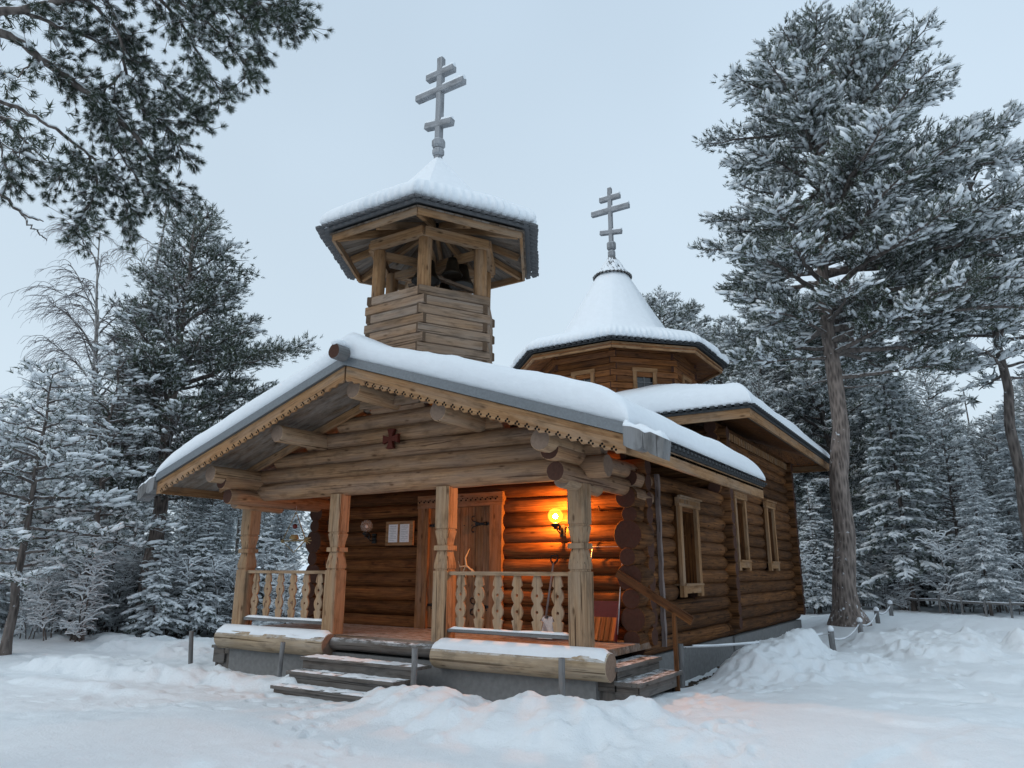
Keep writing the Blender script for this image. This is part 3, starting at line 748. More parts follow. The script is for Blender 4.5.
# outer jamb board seen lit by the lamp
# ---- notice board and lamps
e = PE('notice_board')
b = MB(); b.box(-5.27, -4.58, 1.84, 1.885, 1.50, 1.96, 0, .6); P('board', b, [M_trim], e)
for (x0, x1) in ((-5.19, -4.96), (-4.90, -4.67)):
    b = MB(); b.box(x0, x1, 1.832, 1.838, 1.56, 1.90, 0)
    for k in range(9): b.box(x0 + .03, x1 - .03 - .05 * (k % 3 == 2), 1.829, 1.8315, 1.86 - k * .033, 1.865 - k * .033, 1)
    P('paper', b, [M_paper, simple('ink', (.25, .25, .27))], e)
M_globe, n_, l_, b_ = newmat('lit_globe'); n_.clear()
oo = n_.new('ShaderNodeOutputMaterial'); tr = n_.new('ShaderNodeBsdfTransparent'); em = n_.new('ShaderNodeEmission'); ad = n_.new('ShaderNodeAddShader'); lw = n_.new('ShaderNodeLayerWeight'); lw.inputs['Blend'].default_value = .5
em.inputs['Color'].default_value = (1, .40, .045, 1); em.inputs['Strength'].default_value = 1.0; tr.inputs['Color'].default_value = (.9, .8, .55, 1)
l_.new(tr.outputs[0], ad.inputs[0]); l_.new(em.outputs[0], ad.inputs[1]); l_.new(ad.outputs[0], oo.inputs[0])
M_bulb, n_, l_, b_ = newmat('lit_bulb'); n_.clear(); oo = n_.new('ShaderNodeOutputMaterial'); em = n_.new('ShaderNodeEmission'); em.inputs['Color'].default_value = (1, .37, .07, 1); em.inputs['Strength'].default_value = 4000.0; l_.new(em.outputs[0], oo.inputs[0])
M_clear, n_, l_, b_ = newmat('clear_globe'); b_.inputs['Base Color'].default_value = (.75, .72, .68, 1); b_.inputs['Roughness'].default_value = .1; b_.inputs['Alpha'].default_value = .16
def sph(r, n=14): return [(max(.001, r * math.sin(math.pi * i / n)), -r * math.cos(math.pi * i / n)) for i in range(n + 1)]
def lamp(x, z, lit):
    e = PE('wall_lamp', 'lit globe lamp glowing orange on the porch wall' if lit else 'unlit clear globe lamp left of the notice board')
    yl = 1.66
    b = MB(); b.lathe(sph(.125), (x, yl, z), 24); g = P('globe', b, [M_globe if lit else M_clear], e)
    b = MB(); b.lathe(sph(.036 if lit else .03, 8), (x, yl, z - .01), 12); P('bulb', b, [M_bulb if lit else M_paper], e)
    b = MB(); b.lathe([(.03, -.19), (.055, -.18), (.06, -.13), (.045, -.115)], (x, yl, z), 12)
    b.box(x - .075, x + .075, yl - .03, yl + .03, z - .165, z - .140, 0)
    b.box(x - .02, x + .02, yl - .02, 1.9, z - .22, z - .19, 0); b.box(x + .05, x + .08, yl + .02, yl + .06, z - .24, z - .16)
    b.tube([(x, yl + .02, z - .2), (x + .02, 1.78, z - .29), (x, 1.9, z - .26)], .012, 6)
    b.box(x - .05, x + .05, 1.885, 1.915, z - .33, z - .14, 0)
    P('bracket', b, [M_iron], e)
lamp(-1.36, 1.93, True); lamp(-5.62, 1.88, False)
b = MB(); b.tube([(-.62, 1.92, 2.0), (-.62, 1.82, 2.0), (-.63, 1.80, 2.07)], .014, 6); b.tube([(-.75, 1.9, 2.03), (-.5, 1.9, 1.99)], .012, 5); P('coat_hook', b, [M_wall])

# ---- front steps
for i, (zt, yf, x0, x1) in enumerate(((-.29, -.60, -4.74, -2.38), (-.46, -.93, -4.66, -2.5), (-.625, -1.24, -4.62, -2.75))):
    e = MB(); e.box(x0, x1, yf, yf + .36, zt - .045, zt, 0, .5); e.box(x0 + .04, x1 - .04, yf + .035, yf + .07, zt - .2, zt - .047, 0, .3)
    s = P('step', e, [M_step])
    sn = snow_strip(x0 + .03, x1 - .03, yf + .02, yf + .33, zt, .011, 90, i * 7 + 2, 16, .06, rag=3.2); sn.parent = s
# side steps on the right and one edge of the left ones
for sx, xx in ((1, .10), (-1, XL - .22)):
    for i, (zt, dx) in enumerate(((-.165, .32), (-.335, .62))):
        e = MB(); xa = xx + sx * (dx - .36); xb = xx + sx * dx
        e.box(min(xa, xb), max(xa, xb), -.0 + .06, 1.62, zt - .05, zt, 0, .5); e.box(min(xb - sx * .04, xb - sx * .08), max(xb - sx * .04, xb - sx * .08), .09, 1.6, zt - .2, zt - .052, 0, .3)
        e.box(min(xa, xb - sx * .04), max(xa, xb - sx * .04), .085, .12, zt - .3, zt - .052, 0, .3); P('step', e, [M_step])
e = MB(); e.box(.06, .10, .06, 1.8, -.17, -.102, 0, .3); P('step', e, [M_step]) if False else None
for sx, xx in ((1, .10), (-1, XL - .22)):
    for yy in (.13, 1.55):
        b = MB(); b.prism([(0, -.9), (.56, -.9), (.56, -.386), (.27, -.386), (.27, -.217), (0, -.217)], lambda u, v, t: (xx + sx * u, yy + t, v), 0, .04, 0, .4); P('stringer', b, [M_step])
# handrail of the side steps
h = PE('handrail'); b = MB(); b.beam((.22, .62, 1.02), (.62, 2.18, .34), .05, .15, 0, (0, 0, 1), .4) if False else b.beam((-.20, 1.50, 1.01), (.95, 1.50, .35), .05, .12, 0, (0, 0, 1), .4)
P('rail', b, [M_side], h)
b = MB(); b.beam((.68, 1.50, -.75), (.68, 1.50, .44), .055, .055, 0, (0, 1, 0), .5); P('rail_post', b, [M_side], h)

# ---- hipped nave roof
HX = 4.61; HY0, HY1 = 5.12, 14.28; YC = 9.3; HYh = (HY1 - HY0) / 2; YM = (HY0 + HY1) / 2
b = MB(); ze = 4.05; K = .34
def hipz(u, v): return ze + K * np.minimum(HX - np.abs(u), HYh - np.abs(v))
tri = [(-HX, -HYh), (HX, -HYh), (HX, HYh), (-HX, HYh)]
for i in range(4):
    a, c = tri[i], tri[(i + 1) % 4]; top = ze + K * min(HX, HYh)
    dirx = c[0] - a[0]
    for dz, m_ in ((.10, 0),):
        vs = [(XC + a[0], YM + a[1], ze + dz), (XC + c[0], YM + c[1], ze + dz), (XC, YM, top + dz), (XC + a[0], YM + a[1], ze + dz + .05), (XC + c[0], YM + c[1], ze + dz + .05), (XC, YM, top + dz + .05)]
        gr_ = [((p[1], p[0], p[2]) if abs(dirx) > 1 else (p[0], p[1] * 1.0, p[2])) for p in vs]
        b.add(vs, [(0, 2, 1), (3, 4, 5), (0, 1, 4, 3), (1, 2, 5, 4), (2, 0, 3, 5)], 0, gr_, .3 + .1 * i)
P('roof_boards', b, [M_drum])
for (x0, x1, y0, y1) in ((-HX, HX, -HYh, -HYh + .05), (-HX, HX, HYh - .05, HYh), (-HX, -HX + .05, -HYh + .051, HYh - .051), (HX - .05, HX, -HYh + .051, HYh - .051)):
    b = MB(); b.box(XC + x0, XC + x1, YM + y0, YM + y1, ze - .08, ze + .10, 0, .35); P('fascia', b, [M_trim])
b = MB()
for u in np.arange(-HX + .05, HX, .165):
    for s_ in (-1, 1): b.box(XC + u, XC + u + .09, YM + s_ * (HYh - .2) - (.3 if s_ < 0 else 0) + 0, YM + s_ * (HYh - .2) + (.3 if s_ > 0 else 0), ze + .155, ze + .20, 0)
for v in np.arange(-HYh + .05, HYh, .165):
    for s_ in (-1, 1): b.box(XC + s_ * (HX - .2) - (.3 if s_ < 0 else 0), XC + s_ * (HX - .2) + (.3 if s_ > 0 else 0), YM + v, YM + v + .09, ze + .157, ze + .20, 0)
for a in (-1, 1):
    b.box(XC - HX - .04, XC + HX + .04, YM + a * HYh - .02 if a > 0 else YM - HYh - .03, YM + HYh + .03 if a > 0 else YM - HYh + .3, ze + .102, ze + .152, 0)
    b.box(XC + (HX - .3 if a > 0 else -HX - .03), XC + (HX + .03 if a > 0 else -HX + .3), YM - HYh + .301, YM + HYh - .021, ze + .104, ze + .153, 0)
P('board_ends', b, [M_shingle])
def th_nave(X, Y):
    u, v = np.abs(X - XC), np.abs(Y - YM); d = np.minimum(HX + .04 - u, HYh + .04 - v)
    t = .05 + .36 * lip(d, .42)
    return t + fbm(X, Y, 1.6, 91, 3) * .12 + fbm(X, Y * .5, .22, 95, 3) * .026
def base_nave(X, Y):
    d = np.minimum(HX + .04 - np.abs(X - XC), HYh + .04 - np.abs(Y - YM)); return ze + .205 + K * (np.minimum(d, 4.6) - .0)
attach(roof_snow(edge_axis(XC - HX - .04, XC + HX + .04, .13), edge_axis(YM - HYh - .04, YM + HYh + .04, .13), base_nave, th_nave, under=.012), label='thick smooth snow on the hipped nave roof')

# ---- polygonal turrets
def pang(n, a0, k): a = R(a0 + 360 / n * k); return math.sin(a), -math.cos(a)
def poly_r(n, a0, ang, rnd_=0.0):
    """radius factor (circumradius 1) of an n-gon at angle ang measured like pang"""
    w_ = 2 * math.pi / n; t = (ang - R(a0)) % w_ - w_ / 2
    f = math.cos(w_ / 2) / np.cos(t)
    return f * (1 - rnd_) + rnd_ * (.5 + .5 * math.cos(w_ / 2))
def poly_snow(cx, cy, n, a0, prof, seg, name, nb=0, bumpr=0, bump=.0, seed=0):
    """snow-covered polygonal roof surface; prof = (circumradius, z, rounding, board-bump weight)"""
    A_ = np.linspace(0, 2 * math.pi, seg, endpoint=False); vs = []
    for (r_, z, ro, bw) in prof:
        f = poly_r(n, a0, A_, ro); s_ = r_ * f
        bm_ = bw * (.5 + .5 * np.cos(A_ * nb + 1.3 * np.sin(A_ * 5 + seed))) * bump * (1.0 + 2.2 * fbm(np.cos(A_) * 4, np.sin(A_) * 4, .35, seed + 9, 2)) + bw * fbm(np.cos(A_) * 3, np.sin(A_) * 3, .5, seed + 2, 3) * .10
        nzv = fbm(np.cos(A_) * 3 + z, np.sin(A_) * 3, .8, seed, 3) * .06 * min(1, r_)
        x = cx + np.sin(A_) * (s_ + bm_); y = cy - np.cos(A_) * (s_ + bm_)
        vs.append(np.stack([x, y, np.full_like(x, z) + nzv], -1))
    K_ = len(prof); V_ = np.concatenate(vs); I = np.arange(K_ * seg).reshape(K_, seg); J = np.roll(I, -1, 1)
    fcs = np.stack([I[:-1], J[:-1], J[1:], I[1:]], -1).reshape(-1, 4)
    return np_mesh(name, V_, fcs, [M_snow], None, True)
def hewn_ring(b, cx, cy, n, a0, Rr, z0, z1, pit=.165, th=.13, mat=0, ext=.09, gaps={}):
    z = z0; k = 0
    while z < z1 - .01:
        for f in range(n):
            off = (f % 2) * .0
            p = Vector((*pang(n, a0, f), 0)) * Rr; q = Vector((*pang(n, a0, f + 1), 0)) * Rr; d_ = (q - p).normalized()
            e_ = ext if (k + f) % 2 == 0 else -.01
            segs = [(p - d_ * e_, q + d_ * (ext if (k + f) % 2 == 0 else -.01))]
            if f in gaps and gaps[f][0] < z + pit / 2 < gaps[f][1]:
                m_ = (p + q) / 2; hw = gaps[f][2]; segs = [(segs[0][0], m_ - d_ * hw), (m_ + d_ * hw, segs[0][1])]
            rn = random.random()
            for s0, s1 in segs:
                b.beam((cx + s0.x, cy + s0.y, z + pit / 2), (cx + s1.x, cy + s1.y, z + pit / 2), th, pit - .010, (0, 1), (0, 0, 1), rn, .012)
        z += pit; k += 1
def skirt_boards(b, cx, cy, n, a0, R0, R1, z0, z1, w=.10, gap=.05, th=.035, mat=0):
    """boards lying across each face of the skirt, ends ragged beyond the eave"""
    for f in range(n):
        p0, q0 = Vector((*pang(n, a0, f), 0)), Vector((*pang(n, a0, f + 1), 0)); m_ = (p0 + q0).normalized(); ap = math.cos(math.pi / n)
        side = (q0 - p0).normalized(); L = (q0 - p0).length * R1; k = int(L / (w + gap)); st = L / k
        for i in range(k):
            s_ = -L / 2 + (i + .5) * st; mid = m_
            inner = max(R0 * ap, abs(s_) / math.tan(math.pi / n) * 1.0)
            if inner > R1 * ap - .08: inner = R1 * ap - .08
            j = random.uniform(-.012, .012)
            zi = z0 + (z1 - z0) * (inner - R0 * ap) / ((R1 - R0) * ap)
            a = mid * inner + side * s_; c = mid * (R1 * ap + j) + side * s_
            b.beam((cx + a.x, cy + a.y, zi), (cx + c.x, cy + c.y, z1), w, th, mat, (0, 0, 1))
def cross(name, cx, cy, z0, parent, top, bars, foot, wd, balls, mats):
    b = MB(); b.beam((cx, cy, z0), (cx, cy, top), wd, wd, 0, (0, 1, 0), .4, .006)
    for (z, L, h) in bars: b.beam((cx - L / 2, cy, z), (cx + L / 2, cy, z), wd + .012, h, 0, (0, 0, 1), .5, .006)
    z, L, h = foot; b.beam((cx - L / 2, cy, z + .05), (cx + L / 2, cy, z - .05), wd + .012, h, 0, (0, 0, 1), .5, .006)
    for (z, r_, h) in balls: b.lathe([(r_ * .75, -h / 2), (r_, -h * .28), (r_, h * .28), (r_ * .75, h / 2)], (cx, cy, z), 8, 0, False)
    o = P(name, b, mats, parent)
    for (z, L, h) in bars + [foot]:
        for sg in (-1, 1):
            s = MB(); sl_ = -.05 * 2 / L if (z, L, h) == foot else 0
            x0, x1 = sg * (wd / 2 + .0), sg * (L / 2 + .005); n_ = 10
            for k in range(n_ + 1):
                pass
            pts = [(cx + x0 + (x1 - x0) * t / n_, cy, z + h / 2 + sl_ * (x0 + (x1 - x0) * t / n_) + .012 + random.uniform(-.003, .005)) for t in range(n_ + 1)]
            s.tube(pts, [.05] + [wd * .50 + random.uniform(-.012, .006) for _ in range(n_ - 1)] + [.045], 10); P('snow_cover', s, [M_snow], parent)
    s = MB(); s.lathe([(wd * .5, 0), (wd * .55, .02), (wd * .3, .05), (.005, .06)], (cx, cy, top), 8); P('snow_cap', s, [M_snow], parent)
# bell tower: hexagonal
M_hend = simple('hewn_end', (.115, .075, .05), .85, bump=.4, bs=30)
TX, TY = XC + .03, .87
t = PE('bell_tower')
b = MB(); hewn_ring(b, TX, TY, 6, -30, 1.17, 3.71, 5.74, .17, .13, 0, .085); P('parapet', b, [M_hewn, M_hend], t)
for k in range(6):
    sx_, sy_ = pang(6, -30, k); b = MB(); b.log((TX + sx_ * 1.06, TY + sy_ * 1.06, 5.6), (TX + sx_ * 1.06, TY + sy_ * 1.06, 6.68), .12, n=12, wob=.01, rnd=.4 + .08 * k); P('post', b, [M_trim, M_endl], t)
b = MB()
for k in range(6):
    p = pang(6, -30, k); q = pang(6, -30, k + 1); r_ = 1.10 + .003 * (k % 2)
    dz = .0 if k % 2 else .02
    b.beam((TX + p[0] * (r_ + .1), TY + p[1] * (r_ + .1), 6.74 + dz), (TX + q[0] * (r_ + .1), TY + q[1] * (r_ + .1), 6.74 + dz), .16, .15, 0, (0, 0, 1), .6)
for a in (0, 1, 2):
    p = pang(6, -30, a); b.beam((TX - p[0] * 1.1, TY - p[1] * 1.1, 6.62 - .0), (TX + p[0] * 1.1, TY + p[1] * 1.1, 6.62), .12, .12 + .004 * a, 0, (0, 0, 1), .4)
P('top_beams', b, [M_trim], t)
for k in range(12):
    if k % 2 == 0: p = pang(6, -30, k // 2); r1, r0 = 1.86, .2
    else:
        p_, q_ = pang(6, -30, k // 2), pang(6, -30, k // 2 + 1); p = ((p_[0] + q_[0]) / 2, (p_[1] + q_[1]) / 2); r1, r0 = 1.84, .3
    b = MB(); b.beam((TX + p[0] * r0, TY + p[1] * r0, 7.36), (TX + p[0] * r1, TY + p[1] * r1, 6.77), .07, .12, 0, (0, 0, 1)); P('rafter', b, [M_trim], t)
b = MB()
for k in range(6):
    p, q = pang(6, -30, k), pang(6, -30, k + 1); n_ = 12
    for i in range(n_):
        t0, t1 = i / n_, (i + 1) / n_ - .006
        def pt(s_, Rr): return (TX + (p[0] * (1 - s_) + q[0] * s_) * Rr, TY + (p[1] * (1 - s_) + q[1] * s_) * Rr)
        a, c, e_, g_ = pt(t0, 2.0), pt(t1, 2.0), pt(t1, .15), pt(t0, .15)
        z1_, z2_ = 6.80, 7.46
        vs = [(*a, z1_), (*c, z1_), (*e_, z2_), (*g_, z2_), (*a, z1_ + .03), (*c, z1_ + .03), (*e_, z2_ + .03), (*g_, z2_ + .03)]
        gr_ = [(0, i * .12, 0), (0, i * .12 + .1, 0), (1.7, i * .12 + .1, 0), (1.7, i * .12, 0)] * 2
        b.add(vs, [(0, 1, 2, 3), (7, 6, 5, 4), (0, 4, 5, 1), (1, 5, 6, 2), (2, 6, 7, 3), (3, 7, 4, 0)], 0, gr_)
P('soffit', b, [M_soffit], t)
for k in range(6):
    p, q = pang(6, -30, k), pang(6, -30, k + 1); b = MB()
    b.beam((TX + p[0] * 1.93, TY + p[1] * 1.93, 6.78), (TX + q[0] * 1.93, TY + q[1] * 1.93, 6.78), .05, .15, 0, (0, 0, 1), .7); P('fascia', b, [M_trim], t)
b = MB()
def poly_slab(b, cx, cy, n, a0, R0, R1, z0, z1, th, mat=0):
    for k in range(n):
        p, q = pang(n, a0, k), pang(n, a0, k + 1)
        vs = [(cx + p[0] * R1, cy + p[1] * R1, z1), (cx + q[0] * R1, cy + q[1] * R1, z1), (cx + q[0] * R0, cy + q[1] * R0, z0), (cx + p[0] * R0, cy + p[1] * R0, z0)]
        vs += [(v[0], v[1], v[2] + th) for v in vs]
        b.add(vs, [(0, 1, 2, 3), (7, 6, 5, 4), (0, 4, 5, 1), (2, 6, 7, 3)], mat)
poly_slab(b, TX, TY, 6, -30, .3, 2.10, 7.47, 6.84, .06)
skirt_boards(b, TX, TY, 6, -30, 1.2, 2.27, 7.22, 6.87, .095, .055)
P('board_ends', b, [M_shing2], t)
o = poly_snow(TX, TY, 6, -30, [(1.5, 7.05, .0, 0), (2.06, 6.955, .0, .3), (2.14, 6.96, .02, 1), (2.19, 7.02, .06, 1), (2.17, 7.12, .12, .8), (2.10, 7.23, .2, .4), (1.97, 7.33, .3, .1), (1.80, 7.41, .4, 0), (1.55, 7.47, .5, 0), (1.3, 7.54, .5, 0), (1.12, 7.64, .5, 0), (1.02, 7.78, .4, 0), (.82, 7.99, .12, 0), (.4, 8.5, .12, 0), (.1, 8.88, .12, 0), (.02, 8.97, .2, 0)], 504, 'roof_snow', 84, 0, .05, 5); o.parent = t
cross('cross', TX, TY, 8.85, t, 11.22, [(10.86, .68, .13), (10.47, 1.20, .13)], (9.68, .66, .13), .125, [(9.05, .12, .16), (9.24, .135, .2)], [M_cross])
for (dx, dy, s_) in ((.1, -.35, 1.7), (.5, .2, 1.5), (-.4, .25, 1.3), (.62, -.25, 1.2), (-.1, .5, 1.3)):
    b = MB(); b.lathe([(.02, .20), (.07, .19), (.09, .12), (.105, .02), (.15, -.06), (.16, -.08), (.13, -.07)], (0, 0, 0), 18)
    b.v = [(TX + dx + x * s_, TY + dy + y_ * s_, 6.30 + z * s_) for x, y_, z in b.v]
    b.tube([(TX + dx, TY + dy, 6.3 + .18 * s_), (TX + dx, TY + dy, 6.6)], .015, 5)
    P('bell', b, [M_bell], t)
for (p0, p1) in (((TX + .1, TY - .5, 6.3), (TX + .75, TY + .4, 6.05)), ((TX - .1, TY - .3, 6.1), (TX + .4, TY - .1, 6.45)), ((TX - .6, TY, 6.35), (TX + .6, TY + .15, 6.33))):
    b = MB(); b.beam(p0, p1, .10, .05, 0); P('bell_yoke', b, [M_hewn], t)

# cupola: octagonal drum over the nave
c_ = PE('cupola'); CX, CY = XC, 9.15
winf = {k: (5.45, 5.89, .26) for k in range(8)}
b = MB(); hewn_ring(b, CX, CY, 8, -22.5, 2.12, 5.0, 6.62, .165, .15, 0, .10, gaps=winf); P('drum_wall', b, [M_drum, M_end], c_)
for k in range(8):
    p, q = Vector((*pang(8, -22.5, k), 0)) * 2.12, Vector((*pang(8, -22.5, k + 1), 0)) * 2.12; m_ = (p + q) / 2; d_ = (q - p).normalized(); nn = m_.normalized()
    b = MB(); C_ = Vector((CX, CY, 0)) + m_
    def W(u, h, o_): v_ = C_ + d_ * u + nn * o_; return (v_.x, v_.y, h)
    for (u0, h0, u1, h1) in ((-.27, 5.43, -.27, 5.97), (.27, 5.43, .27, 5.97)): b.beam(W(u0, h0, .085), W(u1, h1, .085), .05, .10, 0, tuple(d_), .8)
    b.beam(W(-.34, 6.0, .088), W(.34, 6.0, .088), .06, .10, 0, (0, 0, 1), .85); b.beam(W(-.34, 5.41, .09), W(.34, 5.41, .09), .07, .07, 0, (0, 0, 1), .8)
    f_ = P('window', b, [M_trim], c_)
    b = MB(); b.beam(W(-.25, 5.69, .0), W(.25, 5.69, .0), .02, .54, 0, (0, 0, 1)); g = P('pane', b, [M_glass], c_)
    b = MB(); b.beam(W(0, 5.43, .02), W(0, 5.95, .02), .02, .025, 0, tuple(d_)); b.beam(W(-.25, 5.69, .022), W(.25, 5.69, .022), .02, .02, 0); g = P('glazing_bar', b, [M_grey], c_)
b = MB(); poly_slab(b, CX, CY, 8, -22.5, 1.9, 2.95, 6.66, 6.40, .03); P('soffit', b, [M_drum], c_)
for k in range(8):
    p, q = pang(8, -22.5, k), pang(8, -22.5, k + 1); b = MB(); b.beam((CX + p[0] * 2.9, CY + p[1] * 2.9, 6.42), (CX + q[0] * 2.9, CY + q[1] * 2.9, 6.42), .05, .15, 0, (0, 0, 1), .8); P('fascia', b, [M_trim], c_)
b = MB(); poly_slab(b, CX, CY, 8, -22.5, 1.9, 3.03, 6.80, 6.50, .04); skirt_boards(b, CX, CY, 8, -22.5, 2.2, 3.10, 6.80, 6.55, .10, .055, .05); P('board_ends', b, [M_shingle], c_)
o = poly_snow(CX, CY, 8, -22.5, [(2.6, 6.72, 0, 0), (3.0, 6.585, 0, .3), (3.07, 6.59, .02, 1), (3.11, 6.65, .05, 1), (3.08, 6.74, .1, .8), (2.98, 6.84, .15, .3), (2.8, 6.96, .2, 0), (2.3, 7.03, .2, 0), (1.95, 7.14, .3, 0), (1.74, 7.30, .6, 0), (1.60, 7.50, .75, 0), (1.45, 7.75, .8, 0), (1.22, 8.12, .8, 0), (1.0, 8.5, .8, 0), (.50, 9.36, .8, 0)], 640, 'roof_snow', 120, 0, .05, 15); o.parent = c_
# shingled cap of the cone
b = MB(); K_ = 7
for i in range(K_):
    r0 = .56 - .44 * (i / K_) ** .8; z0_ = 9.36 + .56 * i / K_; n_ = max(8, int(2 * math.pi * r0 / .11))
    for j in range(n_):
        a = 2 * math.pi * (j + .5 * (i % 2)) / n_; d_ = Vector((math.sin(a), -math.cos(a), 0)); s_ = Vector((math.cos(a), math.sin(a), 0)); w_ = math.pi * r0 / n_ * .92
        top_ = d_ * (r0 * .62) + Vector((0, 0, z0_ + .17)); bo_ = d_ * (r0 + .01) + Vector((0, 0, z0_ - .02)); cc = Vector((CX, CY, 0))
        vs = [cc + bo_ - s_ * w_ * .6, cc + bo_ + s_ * w_ * .6, cc + bo_ + s_ * w_ + Vector((0, 0, .05)), cc + top_ + s_ * w_ * .8, cc + top_ - s_ * w_ * .8, cc + bo_ - s_ * w_ + Vector((0, 0, .05))]
        vs += [v - d_ * .03 for v in vs]
        b.add(vs, [(0, 1, 2, 3, 4, 5), (11, 10, 9, 8, 7, 6), (0, 6, 7, 1), (1, 7, 8, 2), (5, 11, 6, 0)], 0)
P('cone_cap', b, [M_shinglefrost if False else M_grey], c_)
tq = np.linspace(0, 1, 14); aq = np.linspace(0, 2 * math.pi, 72, endpoint=False); TQ, AQ = np.meshgrid(tq, aq, indexing='ij')
nq = fbm(np.cos(AQ) * 2.2 + TQ, np.sin(AQ) * 2.2 + TQ * 3, .5, 3, 4, .7); rq = .545 - .43 * TQ ** .85 + .012 + nq * .16
vq = np.stack([CX + rq * np.sin(AQ), CY - rq * np.cos(AQ), 9.38 + .58 * TQ], -1).reshape(-1, 3); I = np.arange(14 * 72).reshape(14, 72); J = np.roll(I, -1, 1)
cs = np_mesh('cap_snow', vq, np.stack([I[:-1], J[:-1], J[1:], I[1:]], -1).reshape(-1, 4), [M_snow], None, True); cs.parent = c_
cross('cross', CX, CY, 9.8, c_, 12.28, [(11.95, .66, .14), (11.55, 1.22, .15)], (10.82, .68, .12), .115, [(10.12, .12, .2), (10.38, .145, .24)], [M_cross])
b = MB(); b.lathe([(.12, 9.80), (.10, 10.0)], (CX, CY, 0), 8); P('finial', b, [M_grey], c_)

# ------------------------------------------------------------------ things on the porch
def place(name, loc, label, cat, rz=0, group=None): return tag(empty(name, loc, rz), label, cat, group)
def child(name, b, mats, par): return b.build(name, mats, par)
# snow shovel: origin at the blade tip, leaning back on the wall
s = place('snow_shovel', (-1.32, 1.15, .02), 'snow shovel with a pale blade and long handle leaning on the wall below the lamp', 'shovel')
b = MB(); pr_ = [(-.13, .0), (-.14, .20), (-.10, .34), (0, .37), (.10, .34), (.14, .20), (.13, 0)]
for i in range(3):
    pass
b.prism(pr_, lambda u, v, t: (u, v * .28 + t + .06 * (u / .14) ** 2, v * .95), 0, .012, 0, .5); child('blade', b, M_steel, s)
b = MB(); b.tube([(0, .09, .30), (0, .36, 1.14)], .017, 8); child('shaft', b, M_grey, s)
b = MB(); b.tube([(0, .355, 1.12), (-.06, .375, 1.18), (-.065, .40, 1.26), (.065, .40, 1.26), (.06, .375, 1.18), (0, .355, 1.12)], .015, 6); child('grip', b, M_iron, s)
s = place('broom', (-.93, 1.5, .02), 'broom with an orange-brown stick standing behind the right corner post', 'broom')
b = MB(); b.tube([(0, 0, .1), (.02, .36, 1.62)], .014, 8); child('stick', b, M_trim, s)
b = MB(); b.prism([(-.06, 0), (.06, 0), (.03, .16), (-.03, .16)], lambda u, v, t: (u, v * .2 + t, v), -.03, .03, 0, .5); child('bristles', b, M_straw, s)
# red snow scoop standing on its blade
s = place('snow_scoop', (-.50, 1.42, .02), 'red snow scoop with a wire handle propped against the wall beside the corner post', 'snow scoop', R(0))
b = MB()
b.prism([(-.27, 0), (.27, 0), (.27, .34), (-.27, .34)], lambda u, v, t: (u, v * .45 + t, v), 0, .01, 0, .5)
for k in range(6): b.beam((-.225 + k * .09, -.008, .01), (-.225 + k * .09, .144, .33), .045, .02, 0, (0, -1, .4))
child('pan', b, wood('scoop_pan_lit', (.30, .10, .03), (.48, .19, .06), wamt=.05, crack=.1), s)  # ribbed red plastic pan; the orange lamplight on it is painted into its colour
b = MB(); b.prism([(-.29, .33), (.29, .33), (.30, .57), (-.30, .57)], lambda u, v, t: (u, .15 + (v - .33) * .05 + t, v), 0, .02, 0, .5)
for sg in (-1, 1): b.beam((sg * .285, -.02, .0), (sg * .285, .15, .45), .012, .10, 0, (0, -1, .3))
child('back', b, M_redp, s)
b = MB(); b.tube([(-.29, .16, .57), (-.27, .42, 1.40), (.27, .42, 1.40), (.29, .16, .57), (.30, .02, .1)], .011, 6); child('handle', b, M_steel, s)
# hanging straw star ornament in the left opening
s = place('hanging_ornament', (-6.75, .85, 2.2), 'gold triangular straw ornament hanging in the left opening of the porch', 'ornament')
b = MB(); top_ = Vector((0, 0, -.0)); pts = [Vector((-.33, 0, -.62)), Vector((.33, .0, -.62)), Vector((0, .3, -.58))]; low = Vector((0, .02, -.84)) ; up = Vector((0, 0, -.06))
for p in pts: b.tube([up, p], .007, 5, rnd=.5); b.tube([p, low], .007, 5)
for i in range(3): b.tube([pts[i], pts[(i + 1) % 3]], .009, 5)
child('frame', b, M_straw, s)
b = MB(); b.lathe(sph(.05, 8), (0, .0, -.34), 10); child('bauble', b, M_redp, s)
b = MB(); b.lathe([(.05, 0), (.1, .03), (.06, .1)], (0, 0, -.60), 8); child('bell', b, M_straw, s)
for p in pts: b = MB(); b.lathe(sph(.035, 6), tuple(p), 7); child('tassel', b, M_straw, s)
for k in range(7): a = k * .9; b = MB(); b.tube([Vector((.30, 0, -.60)), Vector((.38 + math.cos(a) * .09, .02, -.62 + math.sin(a) * .07))], .010, 4); child('straw', b, M_straw, s)
b = MB(); b.tube([(0, 0, .06), up], .004, 4); child('cord', b, M_rope, s)
# ------------------------------------------------------------------ rope line and posts round the church
def stake(x, y, h, r, label, lean=(0, 0), snow=False, group='grey stakes in the snow before the porch', z0=None):
    z = G(x, y) if z0 is None else z0
    o = place('wooden_stake', (x, y, z), label, 'stake', 0, group)
    b = MB(); b.log((-lean[0] * .5, -lean[1] * .5, -.5), (lean[0] * h, lean[1] * h, h), r, n=10, wob=.004, seg=.2); child('post', b, [M_grey, M_end], o)
    if snow:
        b = MB(); b.lathe([(r * .9, 0), (r * 1.15, .02), (r * 1.1, .06), (r * .6, .10), (.01, .11)], (lean[0] * h, lean[1] * h, h), 12); child('snow_cap', b, M_snow, o)
    return o, Vector((x + lean[0] * h, y + lean[1] * h, z + h))
_, p1 = stake(-8.68, .22, .60, .042, 'leftmost leaning grey stake standing in the snow left of the porch', (-.22, .05))
_, p2 = stake(-5.48, -.35, .62, .040, 'grey stake in front of the left base log beside the front steps', (.05, 0))
